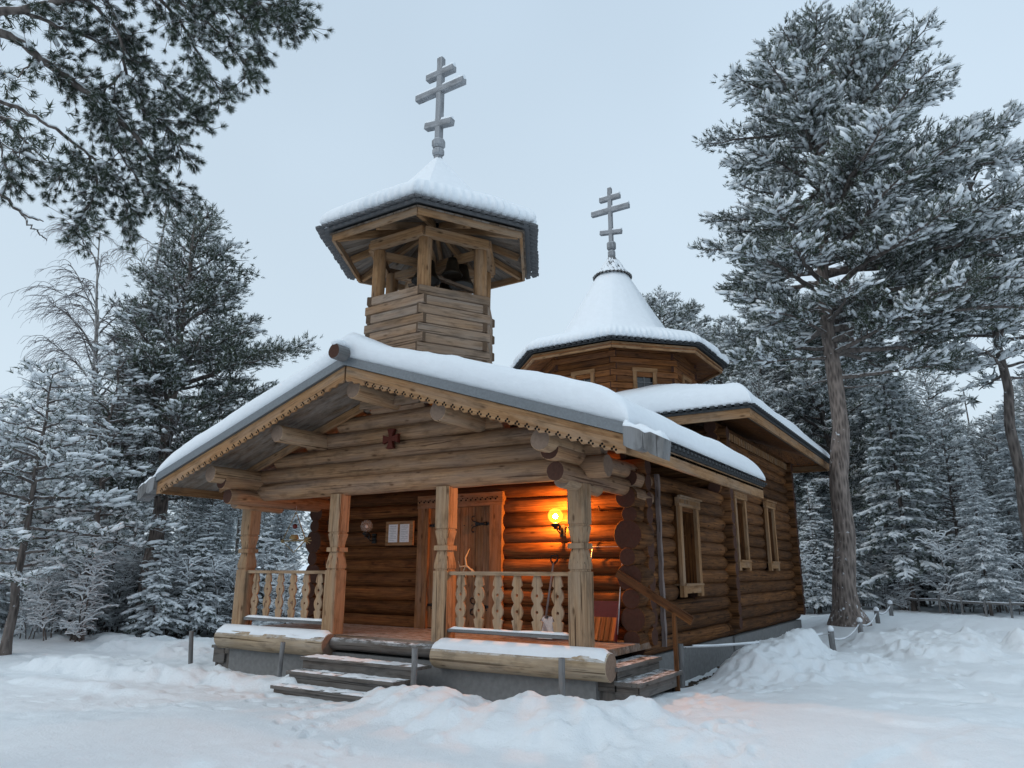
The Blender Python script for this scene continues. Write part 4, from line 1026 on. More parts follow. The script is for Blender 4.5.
_, p3 = stake(-2.14, -.92, .56, .042, 'grey stake at the right end of the front steps', (.0, 0))
_, p4 = stake(-.04, -.60, .62, .042, 'grey stake in front of the right base log in the snow bank', (.0, 0))
_, p5 = stake(.46, 2.30, .66, .045, 'brown stake carrying the rope at the foot of the side handrail', (0, 0))
_, p6 = stake(1.93, 6.7, .44, .055, 'snow-capped stake at the far end of the snow heap', (-.06, 0), True)
_, p7 = stake(1.94, 10.4, .34, .06, 'second snow-capped rope stake before the big pine', (0, 0), True)
_, p8 = stake(1.97, 13.6, .32, .06, 'short rope stake just right of the big pine foot', (-.03, 0), True)
_, p9 = stake(2.08, 16.0, .34, .06, 'last short stake of the rope line behind the big pine', (0, 0), True)
def rope(a, c, sag, label, r=.012, sn=True):
    pts = [a.lerp(c, t) + Vector((0, 0, -sag * 4 * t * (1 - t))) for t in np.linspace(0, 1, 16)]; o0 = pts[0].copy()
    o = place('rope', tuple(o0), label, 'rope', 0, 'ropes between the stakes')
    b = MB(); b.tube([p - o0 for p in pts], r, 6); child('cord', b, M_rope, o)
    if sn:
        b = MB(); b.tube([p - o0 + Vector((0, 0, r * 1.6)) for p in pts[1:-1]], [r * random.uniform(.9, 1.9) for _ in pts[1:-1]], 6); child('snow_cover', b, M_snow, o)
rope(p5 - Vector((0, 0, .05)), p6 - Vector((0, 0, .03)), .06, 'long taut rope from the handrail foot to the snow heap')
rope(p6 - Vector((0, 0, .14)), p7 - Vector((0, 0, .03)), .14, 'snowy rope sagging from the snow heap stake to the second stake')
rope(p7 - Vector((0, 0, .05)), p8 - Vector((0, 0, .05)), .15, 'snowy rope between the second stake and the big pine')
rope(p8 - Vector((0, 0, .05)), p9 - Vector((0, 0, .05)), .12, 'last rope beyond the big pine')

# gravel and dead leaves showing beside the wall
rs = np.random.default_rng(3); b = MB()
for i in range(420):
    y = 2.7 + rs.random() * 6.5; x = .20 + abs(rs.normal(0, .14)); z = G(x, y) + .005; s_ = rs.uniform(.012, .04)
    b.lathe([(s_ * .6, -s_ * .3), (s_, 0), (s_ * .5, s_ * .5)], (x, y, z), 5, 0, False, rs.random() * 6)
M_grav = simple('gravel', (.075, .06, .048), .9)
tag(b.build('gravel', M_grav), kind='stuff', label='dark gravel and dead leaves bare of snow along the side wall', cat='gravel')

# rail fence at the edge of the forest
def rail_fence(pts, label, n_post=None, h=.5):
    o = place('rail_fence', (pts[0][0], pts[0][1], 0), label, 'fence'); ox, oy = pts[0]
    tops = []
    for (x, y) in pts:
        z = G(x, y); b = MB(); b.log((x - ox, y - oy, z - .3), (x - ox + random.uniform(-.03, .03), y - oy, z + h + random.uniform(-.05, .08)), .032, n=7, wob=.004); child('post', b, [M_grey, M_end], o)
        tops.append(Vector((x - ox, y - oy, z)))
    for hh in (.40,):
        for a, c in zip(tops[:-1], tops[1:]):
            b = MB(); b.beam(a + Vector((0, .05, hh)), c + Vector((0, .05, hh)), .035, .055, 0); b.beam(a + Vector((0, .05, hh + .055)), c + Vector((0, .05, hh + .04)), .04, .022, 1); child('rail', b, [M_grey, M_snow], o)
f1 = [(-3.2 + i * .98, 21.0 - .0 * i) for i in range(4)]
rail_fence([(-6.0 + i * 1.15, 22.5 - i * .35) for i in range(6)], 'snow-topped rail fence at the forest edge left of the big pine')
rail_fence([(1.9 + i * .64, 20.6 - i * .52) for i in range(13)], 'snow-topped rail fence at the forest edge right of the big pine')

# ------------------------------------------------------------------ trees
def barkmat(name, lo, hi, snow=.35, sc=(14, 14, 3)):
    m, n, l, b = newmat(name); b.inputs['Roughness'].default_value = .9
    tc = n.new('ShaderNodeTexCoord'); mp = n.new('ShaderNodeMapping'); mp.inputs['Scale'].default_value = sc; l.new(tc.outputs['Object'], mp.inputs['Vector'])
    t = n.new('ShaderNodeTexNoise'); t.inputs['Scale'].default_value = 1; t.inputs['Detail'].default_value = 6; t.inputs['Distortion'].default_value = .6; l.new(mp.outputs[0], t.inputs['Vector'])
    v = n.new('ShaderNodeTexVoronoi'); v.inputs['Scale'].default_value = 1.1; l.new(mp.outputs[0], v.inputs['Vector'])
    mx = n.new('ShaderNodeMix'); mx.data_type = 'RGBA'; mx.inputs['A'].default_value = (*lo, 1); mx.inputs['B'].default_value = (*hi, 1)
    mm = n.new('ShaderNodeMath'); mm.operation = 'MULTIPLY'; l.new(t.outputs['Fac'], mm.inputs[0]); l.new(v.outputs['Distance'], mm.inputs[1])
    r = n.new('ShaderNodeMapRange'); r.inputs['From Min'].default_value = .05; r.inputs['From Max'].default_value = .4; l.new(mm.outputs[0], r.inputs['Value']); l.new(r.outputs['Result'], mx.inputs['Factor'])
    s2 = n.new('ShaderNodeTexNoise'); s2.inputs['Scale'].default_value = 9; s2.inputs['Detail'].default_value = 5; l.new(tc.outputs['Object'], s2.inputs['Vector'])
    g = n.new('ShaderNodeNewGeometry'); sp = n.new('ShaderNodeSeparateXYZ'); l.new(g.outputs['Normal'], sp.inputs[0])
    ad = n.new('ShaderNodeMath'); ad.operation = 'MULTIPLY_ADD'; ad.inputs[1].default_value = .45; l.new(sp.outputs['Z'], ad.inputs[0]); l.new(s2.outputs['Fac'], ad.inputs[2])
    r2 = n.new('ShaderNodeMapRange'); r2.inputs['From Min'].default_value = .78 - snow * .4; r2.inputs['From Max'].default_value = .9 - snow * .4; l.new(ad.outputs[0], r2.inputs['Value'])
    m2 = n.new('ShaderNodeMix'); m2.data_type = 'RGBA'; l.new(mx.outputs['Result'], m2.inputs['A']); m2.inputs['B'].default_value = (.78, .81, .85, 1); l.new(r2.outputs['Result'], m2.inputs['Factor'])
    l.new(m2.outputs['Result'], b.inputs['Base Color'])
    bp = n.new('ShaderNodeBump'); bp.inputs['Strength'].default_value = .9; bp.inputs['Distance'].default_value = .03; l.new(mm.outputs[0], bp.inputs['Height']); l.new(bp.outputs[0], b.inputs['Normal']); return m
M_bark = barkmat('bark_grey', (.045, .036, .032), (.17, .14, .125), .25)
M_barkr = barkmat('bark_red', (.07, .035, .022), (.22, .12, .08), .3)
M_barkb = barkmat('bark_pine', (.07, .055, .048), (.26, .21, .185), .22)
M_birch = barkmat('bark_birch', (.10, .085, .08), (.42, .40, .38), .35)
def leafmat(name, lo, hi, rough=.65):
    m, n, l, b = newmat(name); b.inputs['Roughness'].default_value = rough; b.inputs['Specular IOR Level'].default_value = .3
    g = n.new('ShaderNodeNewGeometry'); tc = n.new('ShaderNodeTexCoord'); t = n.new('ShaderNodeTexNoise'); t.inputs['Scale'].default_value = .9; t.inputs['Detail'].default_value = 3
    l.new(tc.outputs['Object'], t.inputs['Vector'])
    ad = n.new('ShaderNodeMath'); ad.operation = 'MULTIPLY_ADD'; ad.inputs[1].default_value = .5; l.new(g.outputs['Random Per Island'], ad.inputs[0]); l.new(t.outputs['Fac'], ad.inputs[2])
    r = n.new('ShaderNodeMapRange'); r.inputs['From Min'].default_value = .35; r.inputs['From Max'].default_value = 1.05; l.new(ad.outputs[0], r.inputs['Value'])
    mx = n.new('ShaderNodeMix'); mx.data_type = 'RGBA'; mx.inputs['A'].default_value = (*lo, 1); mx.inputs['B'].default_value = (*hi, 1)
    l.new(r.outputs['Result'], mx.inputs['Factor']); l.new(mx.outputs['Result'], b.inputs['Base Color']); return m
M_needle = leafmat('pine_needles', (.022, .032, .022), (.085, .105, .07))
M_frostn = leafmat('frosted_needles', (.30, .325, .33), (.64, .68, .71))
M_needlef = leafmat('rimed_needles', (.035, .048, .04), (.12, .14, .12))
M_snowb = snowmat('branch_snow', .3, 8, (.85, .88, .91))
ICO = None
def ico():
    global ICO
    if ICO is None:
        p = (1 + 5 ** .5) / 2; v = np.array([(-1, p, 0), (1, p, 0), (-1, -p, 0), (1, -p, 0), (0, -1, p), (0, 1, p), (0, -1, -p), (0, 1, -p), (p, 0, -1), (p, 0, 1), (-p, 0, -1), (-p, 0, 1)], float)
        f = np.array([(0, 11, 5), (0, 5, 1), (0, 1, 7), (0, 7, 10), (0, 10, 11), (1, 5, 9), (5, 11, 4), (11, 10, 2), (10, 7, 6), (7, 1, 8), (3, 9, 4), (3, 4, 2), (3, 2, 6), (3, 6, 8), (3, 8, 9), (4, 9, 5), (2, 4, 11), (6, 2, 10), (8, 6, 7), (9, 8, 1)])
        ICO = (v / np.linalg.norm(v[0]), f)
    return ICO
OCT = (np.array([(1, 0, 0), (-1, 0, 0), (0, 1, 0), (0, -1, 0), (0, 0, 1), (0, 0, -1)], float), np.array([(0, 2, 4), (2, 1, 4), (1, 3, 4), (3, 0, 4), (2, 0, 5), (1, 2, 5), (3, 1, 5), (0, 3, 5)]))
class TB:
    """collects triangles for one tree part"""
    def __init__(s): s.V = []; s.F = []; s.M = []; s.n = 0; s.S = []
    def add(s, v, f, m, sm=False):
        s.V.append(np.asarray(v, float)); s.F.append(np.asarray(f, int) + s.n); s.n += len(v)
        s.M.append(np.full(len(f), m) if np.isscalar(m) else np.asarray(m)); s.S.append(np.full(len(f), sm))
    def tube(s, P_, r, n=5, m=0):
        P_ = np.asarray(P_, float); K_ = len(P_); r = np.asarray(r, float) * np.ones(K_)
        d = np.gradient(P_, axis=0); d /= np.linalg.norm(d, axis=1)[:, None] + 1e-9
        up = np.where(np.abs(d[:, 2:3]) > .9, np.array([[1., 0, 0]]), np.array([[0., 0, 1]])); a = np.cross(d, up); a /= np.linalg.norm(a, axis=1)[:, None] + 1e-9
        if np.abs(d[:, 2]).max() > .85: a = np.cross(d, np.array([0.13, 1, 0])); a /= np.linalg.norm(a, axis=1)[:, None] + 1e-9
        b_ = np.cross(a, d); t = np.linspace(0, 2 * np.pi, n, endpoint=False)
        v = P_[:, None] + (a[:, None] * np.cos(t)[None, :, None] + b_[:, None] * np.sin(t)[None, :, None]) * r[:, None, None]
        I = np.arange(K_ * n).reshape(K_, n); J = np.roll(I, -1, 1)
        q1 = np.stack([I[:-1], I[1:], J[:-1]], -1).reshape(-1, 3); q2 = np.stack([J[:-1], I[1:], J[1:]], -1).reshape(-1, 3)
        s.add(v.reshape(-1, 3), np.concatenate([q1, q2]), m, True)
    def inst(s, tv, tf, pos, axis, sc, m, rs, sm=False, flat=None):
        """copies of template (axis along +z) at pos along axis; flat: keep template z up and only spin"""
        N = len(pos)
        if N == 0: return
        pos = np.asarray(pos); axis = np.asarray(axis, float); axis = axis / (np.linalg.norm(axis, axis=1)[:, None] + 1e-9)
        h = rs.normal(size=(N, 3)); a = np.cross(axis, h); a /= np.linalg.norm(a, axis=1)[:, None] + 1e-9; b_ = np.cross(axis, a)
        if flat:   # x of template along horizontal axis, z up
            ax = axis.copy(); ax[:, 2] *= .6; ax /= np.linalg.norm(ax, axis=1)[:, None] + 1e-9
            side = np.cross(np.array([0, 0, 1.]), ax); side /= np.linalg.norm(side, axis=1)[:, None] + 1e-9; up = np.cross(ax, side); X, Y, Z = ax, side, up
        else: X, Y, Z = a, b_, axis
        sc = np.asarray(sc, float) * np.ones(N)
        v = pos[:, None] + (X[:, None] * tv[None, :, 0:1] + Y[:, None] * tv[None, :, 1:2] + Z[:, None] * tv[None, :, 2:3]) * sc[:, None, None]
        f = tf[None] + (np.arange(N) * len(tv))[:, None, None]
        mm = m if np.isscalar(m) else np.asarray(m)
        if not np.isscalar(m): mm = (np.repeat(mm, len(tf)) if len(mm) == N else np.tile(mm, N))
        s.add(v.reshape(-1, 3), f.reshape(-1, 3), mm, sm)
    def build(s, name, mats, parent):
        return np_mesh(name, np.concatenate(s.V), np.concatenate(s.F), mats, np.concatenate(s.M), np.concatenate(s.S), parent)
def tuft(K_, L, Wd, spread, rs):
    v = []; f = []
    for i in range(K_):
        a = 2 * math.pi * i / K_ * 2.4; h = L * (.05 + .75 * (i / K_)); el = spread * (1 - .45 * i / K_) * rs.uniform(.75, 1.2)
        d = np.array([math.cos(a) * math.sin(el), math.sin(a) * math.sin(el), math.cos(el)]); t = np.array([-math.sin(a), math.cos(a), 0])
        ll = L * rs.uniform(.55, .9); o = np.array([0, 0, h]); b0 = len(v)
        v += [o - t * Wd / 2, o + t * Wd / 2, o + d * ll]; f.append((b0, b0 + 1, b0 + 2))
    return np.array(v), np.array(f)
def puff(K_, L, Wd, rs):
    v = []; f = []
    for i in range(K_):
        a = 2 * math.pi * i * .618; h = L * rs.uniform(0, .45); el = .25 + 1.35 * ((i + .5) / K_) * rs.uniform(.85, 1.1); ll = L * rs.uniform(.7, 1.0)
        d = np.array([math.cos(a) * math.sin(el), math.sin(a) * math.sin(el), math.cos(el)]); t = np.array([-math.sin(a), math.cos(a), 0]); o = np.array([0, 0, h]); b0 = len(v)
        v += [o - t * Wd / 2, o + t * Wd / 2, o + d * ll + t * Wd * .15, o + d * ll - t * Wd * .15]; f += [(b0, b0 + 1, b0 + 2), (b0, b0 + 2, b0 + 3)]
    return np.array(v), np.array(f)
def rnd_dir(rs, base, amt):
    d = np.asarray(base, float) + rs.normal(size=3) * amt; return d / (np.linalg.norm(d) + 1e-9)
def curve(p, az, el0, el1, L, n, rs, wig=.06):
    pts = [np.array(p, float)]; st = L / n
    for i in range(n):
        t = (i + .5) / n; el = el0 + (el1 - el0) * t + rs.normal() * wig; a = az + rs.normal() * wig
        pts.append(pts[-1] + st * np.array([math.cos(el) * math.cos(a), math.cos(el) * math.sin(a), math.sin(el)]))
    return np.array(pts)
def interp(P_, t):
    x = t * (len(P_) - 1); i = min(int(x), len(P_) - 2); return P_[i] + (P_[i + 1] - P_[i]) * (x - i), P_[i + 1] - P_[i]

def make_pine(name, seed, Hh, r0, z0, Rf, nlimb, ts=.16, K_=8, wd=.034, snow=.5, dens=1.0, frost=.25, lean=(0, 0), dead=(), droop=-.15, bark=None, up=.35, blob=.16, crown_pow=1.0, extra=(), rime=None):
    """Rf(t, az) -> limb length at crown fraction t (0 bottom, 1 top)"""
    rs = np.random.default_rng(seed); root = empty(name); T_ = TB(); Cn = TB()
    n = 14; zz = np.linspace(-.6, Hh * .97, n); ax = np.stack([lean[0] * (zz / Hh) ** 1.3 * (zz > 0) + 0, lean[1] * (np.maximum(zz, 0) / Hh) ** 1.3, zz], -1)
    ax[:, 0] = lean[0] * (np.maximum(zz, 0) / Hh) ** 1.3; ax[1:, :2] += rs.normal(size=(n - 1, 2)) * r0 * .25
    rad = r0 * (1 - .9 * np.clip(zz / Hh, 0, 1) ** 1.1) ; rad[0] *= 1.6; rad[1] *= 1.08 if Hh > 12 else 1
    # dense resample
    tt = np.linspace(0, n - 1, 60); axd = np.stack([np.interp(tt, np.arange(n), ax[:, k]) for k in range(3)], -1); rd = np.interp(tt, np.arange(n), rad) * (1 + rs.normal(size=60) * .02)
    rd = np.where(axd[:, 2] < .35, rd * (1 + .35 * (1 - np.clip(axd[:, 2], 0, .35) / .35)), rd)
    T_.tube(axd, rd, 14, 0)
    def trunk_at(z): i = np.interp(z, axd[:, 2], np.arange(60)); k = int(min(i, 58)); return axd[k] + (axd[k + 1] - axd[k]) * (i - k)
    TP = []; TD = []; TS = []; BP = []; BD = []; BS = []
    ga = rs.random() * 6
    limbs = []
    for i in range(nlimb):
        t = ((i + rs.random() * .8) / nlimb) ** crown_pow; z = z0 + (Hh * .985 - z0) * t; ga += 2.4 + rs.normal() * .35
        L = Rf(t, ga) * rs.uniform(.78, 1.08); limbs.append((z, ga, L, t, None))
    for e in extra: limbs.append((e[0], e[1], e[2], .1, e[3] if len(e) > 3 else None))
    for (z, az, L, t, bare) in limbs:
        p = trunk_at(z); e0 = up * (.35 + 1.1 * t) + rs.normal() * .08; e1 = droop + .55 * t + .25 + rs.normal() * .1
        if bare: e0, e1 = bare[0], bare[1]
        C_ = curve(p, az, e0, e1, L, 8, rs, .09); rr = max(.018, min(.30 * r0 + .012 * L, .02 * L + .015)); 
        T_.tube(C_, np.linspace(rr, .012, 9), 6, 1)
        if L < .25: continue
        ns = max(3, int(L * 4.2 * dens)); t0 = .25 if not bare else .45
        for k in range(ns):
            s_ = t0 + (1 - t0) * (k + rs.random()) / ns; q, d = interp(C_, min(s_, .999)); sd = 1 if k % 2 else -1
            a2 = math.atan2(d[1], d[0]) + sd * rs.uniform(.45, 1.15); L2 = (.34 * L * (1.08 - s_) + .30) * rs.uniform(.7, 1.2)
            c2 = curve(q, a2, rs.normal() * .18 + .12, .25 + rs.normal() * .15, L2, 4, rs, .12)
            Cn.tube(c2, np.linspace(.012 + .006 * L2, .005, 5), 3, 2)
            snowy = rs.random() < snow * 1.5; nt_ = max(3, int(L2 * 11 * dens))
            for j in range(nt_):
                u = .15 + .85 * (j + rs.random()) / nt_; pp, dd = interp(c2, min(u, .999)); dd = dd / (np.linalg.norm(dd) + 1e-9)
                lat = rs.normal(size=3) * np.array([.12, .12, .05]); pp = pp + lat; TP.append(pp); dirn = dd * .8 + lat * 3.2 + np.array([0, 0, .45]) + rs.normal(size=3) * .3; TD.append(dirn); TS.append(rs.uniform(.75, 1.25))
                if (snowy and rs.random() < .7) or rs.random() < snow * .12: BP.append(pp + np.array([0, 0, ts * .36])); BD.append(dd + rs.normal(size=3) * .3); BS.append(rs.uniform(.45, 1.2) * blob * (.8 + .4 * s_))
    for z, az, L, el in dead:
        C_ = curve(trunk_at(z), az, el, el - .1, L, 7, rs, .12); T_.tube(C_, np.linspace(.02 + .018 * L, .01, 8), 6, 1)
        for k in range(3): q, d = interp(C_, rs.uniform(.4, .95)); Cn.tube(curve(q, az + rs.normal() * .9, .3, .1, L * .3, 4, rs, .15), np.linspace(.014, .004, 5), 3, 2)
    TP = np.array(TP); TD = np.array(TD); TS = np.array(TS)
    for v in range(3):
        tv, tf = tuft(K_, ts, wd, 1.05, rs); sel = np.arange(len(TP)) % 3 == v
        mi = (rs.random(K_) < frost).astype(int)
        Cn.inst(tv, tf, TP[sel], TD[sel], TS[sel], mi, rs)
    BP = np.array(BP); BD = np.array(BD); BS = np.array(BS)
    for v in range(3):
        iv, if_ = ico(); iv = iv * (1 + rs.normal(size=(12, 1)) * .18) * np.array([1.75, .62, .45]); sel = np.arange(len(BP)) % 3 == v
        Cn.inst(iv, if_, BP[sel], BD[sel], BS[sel], 3, rs, True, flat=True)
    T_.build('trunk', [bark or M_bark, M_bark], root); Cn.build('crown', [rime or M_needle, M_frostn, M_bark, M_snowb], root)
    return root
def make_spruce(name, seed, Hh, r0, Rb, droop=-.55, snow=.8, nper=7, ts=.10, frost=.4, step=.17, K_=6, z0=.12, wd=.03, heavy=1.0, pw=.85):
    """snow-laden spruce: whorls of drooping boughs, each with side twigs and a strip of snow on top"""
    rs = np.random.default_rng(seed); root = empty(name); T_ = TB(); Cn = TB()
    zz = np.linspace(-.3, Hh, 14); T_.tube(np.stack([rs.normal(size=14).cumsum() * .008, rs.normal(size=14).cumsum() * .008, zz], -1), r0 * (1 - .93 * np.clip(zz / Hh, 0, 1)), 8, 0)
    TP = []; TD = []; BP = []; BD = []; BS = []; z = Hh * z0
    while z < Hh * .97:
        t = (z - Hh * z0) / (Hh * (1 - z0)); Lr = Rb * (1 - t) ** pw + .06
        for k in range(nper):
            az = rs.random() * 6.283; L = Lr * rs.uniform(.6, 1.12); dr = droop * (1 - .6 * t) * rs.uniform(.6, 1.3)
            C_ = curve((0, 0, z + rs.normal() * .05), az, .35 * t + .05, dr, L, 6, rs, .07); Cn.tube(C_, np.linspace(.008 + .01 * L, .004, 7), 3, 2)
            ns = max(2, int(L / .13))
            for j in range(ns):
                s_ = .2 + .8 * (j + rs.random()) / ns; q, d = interp(C_, min(s_, .999)); d = d / (np.linalg.norm(d) + 1e-9)
                TP.append(q); TD.append(d + rs.normal(size=3) * .35)
                if L > .35:
                    sdv = np.cross(d, [0, 0, 1.]); sg = 1 if j % 2 else -1; w_ = (.30 * L * (1.1 - s_) + .05) * rs.uniform(.7, 1.2); n2 = max(1, int(w_ / .10))
                    for m_ in range(n2): u = (m_ + .7) / n2; TP.append(q + (sdv * sg * .8 + d * .5 + np.array([0, 0, -.22])) * w_ * u); TD.append(sdv * sg + d * .6 + np.array([0, 0, -.25]) + rs.normal(size=3) * .25)
                    if rs.random() < snow: BP.append(q + (sdv * sg * .8 + d * .5 + np.array([0, 0, -.20])) * w_ * .6 + [0, 0, .03]); BD.append(sdv * sg + d * .7 + np.array([0, 0, -.3])); BS.append(rs.uniform(.6, 1.1) * min(.11, .045 + .25 * w_) * heavy)
                if rs.random() < snow: BP.append(q + [0, 0, .035]); BD.append(d); BS.append(rs.uniform(.7, 1.3) * (.05 + .035 * min(L, 1.5)) * heavy)
        z += step * (1 - .35 * t) * rs.uniform(.8, 1.2)
    TP = np.array(TP); TD = np.array(TD); TS = rs.uniform(.8, 1.3, len(TP))
    for v in range(2):
        tv, tf = tuft(K_, ts, wd, .75, rs); sel = np.arange(len(TP)) % 2 == v; Cn.inst(tv, tf, TP[sel], TD[sel], TS[sel], (rs.random(K_) < frost).astype(int), rs)
    iv, if_ = ico(); iv = iv * (1 + rs.normal(size=(12, 1)) * .12) * np.array([1.7, .6, .42]); Cn.inst(iv, if_, np.array(BP), np.array(BD), np.array(BS), 3, rs, True, flat=True)
    T_.build('trunk', [M_bark], root); Cn.build('crown', [M_needlef, M_frostn, M_bark, M_snowb], root)
    return root
def make_birch(name, seed, Hh, r0, nst=3, mat=None, spread=1.0):
    rs = np.random.default_rng(seed); root = empty(name); T_ = TB(); Cn = TB()
    for s_ in range(nst):
        az = rs.random() * 6.28; L = Hh * (1 - .16 * s_); C_ = curve((0.12 * s_, .1 * s_, -.3), az, 1.45 - .10 * s_ * spread, 1.42 - .08 * s_, L, 12, rs, .05); T_.tube(C_, np.linspace(r0 * (1 - .2 * s_), .012, 13), 8, 0)
        nb = int(26 * spread)
        for k in range(nb):
            t = .28 + .72 * (k + rs.random()) / nb; q, d = interp(C_, min(t, .999)); a = rs.random() * 6.28; L1 = (Hh * .30 * (1.12 - t) + .25) * rs.uniform(.7, 1.2)
            c1 = curve(q, a, 1.05, .25, L1, 6, rs, .10); T_.tube(c1, np.linspace(.010 + .007 * L1, .006, 7), 5, 0)
            for m_ in range(int(6 + L1 * 6)):
                q2, d2 = interp(c1, rs.uniform(.25, 1) * .999); a2 = math.atan2(d2[1], d2[0]) + rs.normal() * .7; L2 = rs.uniform(.45, 1.1) * (.3 + L1 * .4)
                c2 = curve(q2, a2, .45, -1.05, L2, 6, rs, .12); Cn.tube(c2, np.linspace(.0085, .004, 7), 3, 0)
                for z_ in range(3): q3, d3 = interp(c2, rs.uniform(.2, .95)); Cn.tube(curve(q3, a2 + rs.normal() * .6, -.2, -1.3, L2 * .5, 4, rs, .15), np.linspace(.006, .003, 5), 3, 1)
    T_.build('trunk', [mat or M_birch], root); Cn.build('crown', [M_twig, M_frostt], root); return root
M_twig = simple('birch_twig', (.15, .125, .12), .9); M_frostt = simple('frosted_twig', (.36, .36, .38), .9)
def make_sapling(name, seed, Hh):
    """leafless bush, every twig coated in snow"""
    rs = np.random.default_rng(seed); root = empty(name); T_ = TB(); Cn = TB()
    for s_ in range(4):
        C_ = curve((rs.normal() * .1, rs.normal() * .1, -.2), rs.random() * 6.3, 1.45, 1.15, Hh * rs.uniform(.7, 1), 8, rs, .08); T_.tube(C_, np.linspace(.02, .006, 9), 5, 0)
        for k in range(16):
            q, d = interp(C_, rs.uniform(.15, .99)); c2 = curve(q, rs.random() * 6.3, .9, .1, rs.uniform(.3, .8) * Hh * .28, 5, rs, .2); Cn.tube(c2, np.linspace(.008, .004, 6), 3, 0); Cn.tube(c2 + [0, 0, .014], np.linspace(.024, .014, 6), 4, 1)
            for m_ in range(6): q2, d2 = interp(c2, rs.uniform(.2, .95)); c3 = curve(q2, rs.random() * 6.3, .6, -.3, rs.uniform(.15, .4), 4, rs, .25); Cn.tube(c3, .005, 3, 0); Cn.tube(c3 + [0, 0, .01], .017, 3, 1)
    T_.build('trunk', [M_bark], root); Cn.build('crown', [M_twig, M_snowb], root); return root
def put(o, x, y, rz, s, label, cat, group=None, sz=1.0, dz=0):
    o.location = (x, y, G(x, y) + dz); o.rotation_euler = (0, 0, rz); o.scale = (s, s, s * sz); tag(o, label, cat, group); return o
RD = np.array([math.cos(yaw), math.sin(yaw)])   # to the photo's right

# 1. the big pine on the right
def Rbig(t, az):
    side = math.cos(az - yaw)        # +1 towards the photo's right
    prof = np.interp(t, [0, .12, .3, .45, .6, .75, .88, 1.0], [3.8, 4.6, 5.0, 4.5, 3.9, 3.2, 2.2, .6])
    return prof * (1 + .28 * side * np.interp(t, [0, .5, .7, 1], [1, 1, .2, 0]))
bx, by = 1.34, 13.1
pine = make_pine('pine_tree', 101, 19.3, .305, 7.4, Rbig, 88, ts=.16, K_=10, wd=.028, snow=.30, dens=1.6, frost=.17, lean=(RD[0] * 1.0, RD[1] * 1.0), droop=-.35, bark=M_barkb, up=.25, blob=.105,
    extra=[(8.05, yaw - .1, 4.6, (.05, .0)), (7.55, yaw + .25, 5.2, (.22, -.3)), (6.9, yaw - .5, 3.2, (.0, .05)), (8.4, yaw + .0, 5.6), (9.2, yaw + .3, 6.2), (10.2, yaw - .3, 6.0), (9.6, yaw + .1, 5.8)], dead=[(6.6, yaw, 1.4, .05), (6.9, yaw + 2.8, 1.0, -.2), (5.4, yaw + 2.0, .7, .1)])
put(pine, bx, by, 0, 1, 'tallest pine with a thick bare trunk and snowy spreading crown right of the church', 'tree')

# 2. tall pine left of the porch
def RB(t, az): return np.interp(t, [0, .15, .4, .6, .8, 1], [2.0, 2.75, 2.6, 1.95, 1.25, .35]) * (1 + .15 * math.cos(az - yaw))
pb = make_pine('pine_tree', 202, 12.9, .24, 3.4, RB, 80, ts=.155, K_=9, wd=.026, snow=.14, dens=1.65, frost=.2, bark=M_barkb, blob=.08, droop=-.05, up=.5, extra=[(7.6, yaw + .1, 3.9), (6.8, yaw - .2, 3.6)])
put(pb, -15.02, 3.07, 0, 1, 'tall dark pine with a bare grey trunk rising behind the left eave', 'tree')

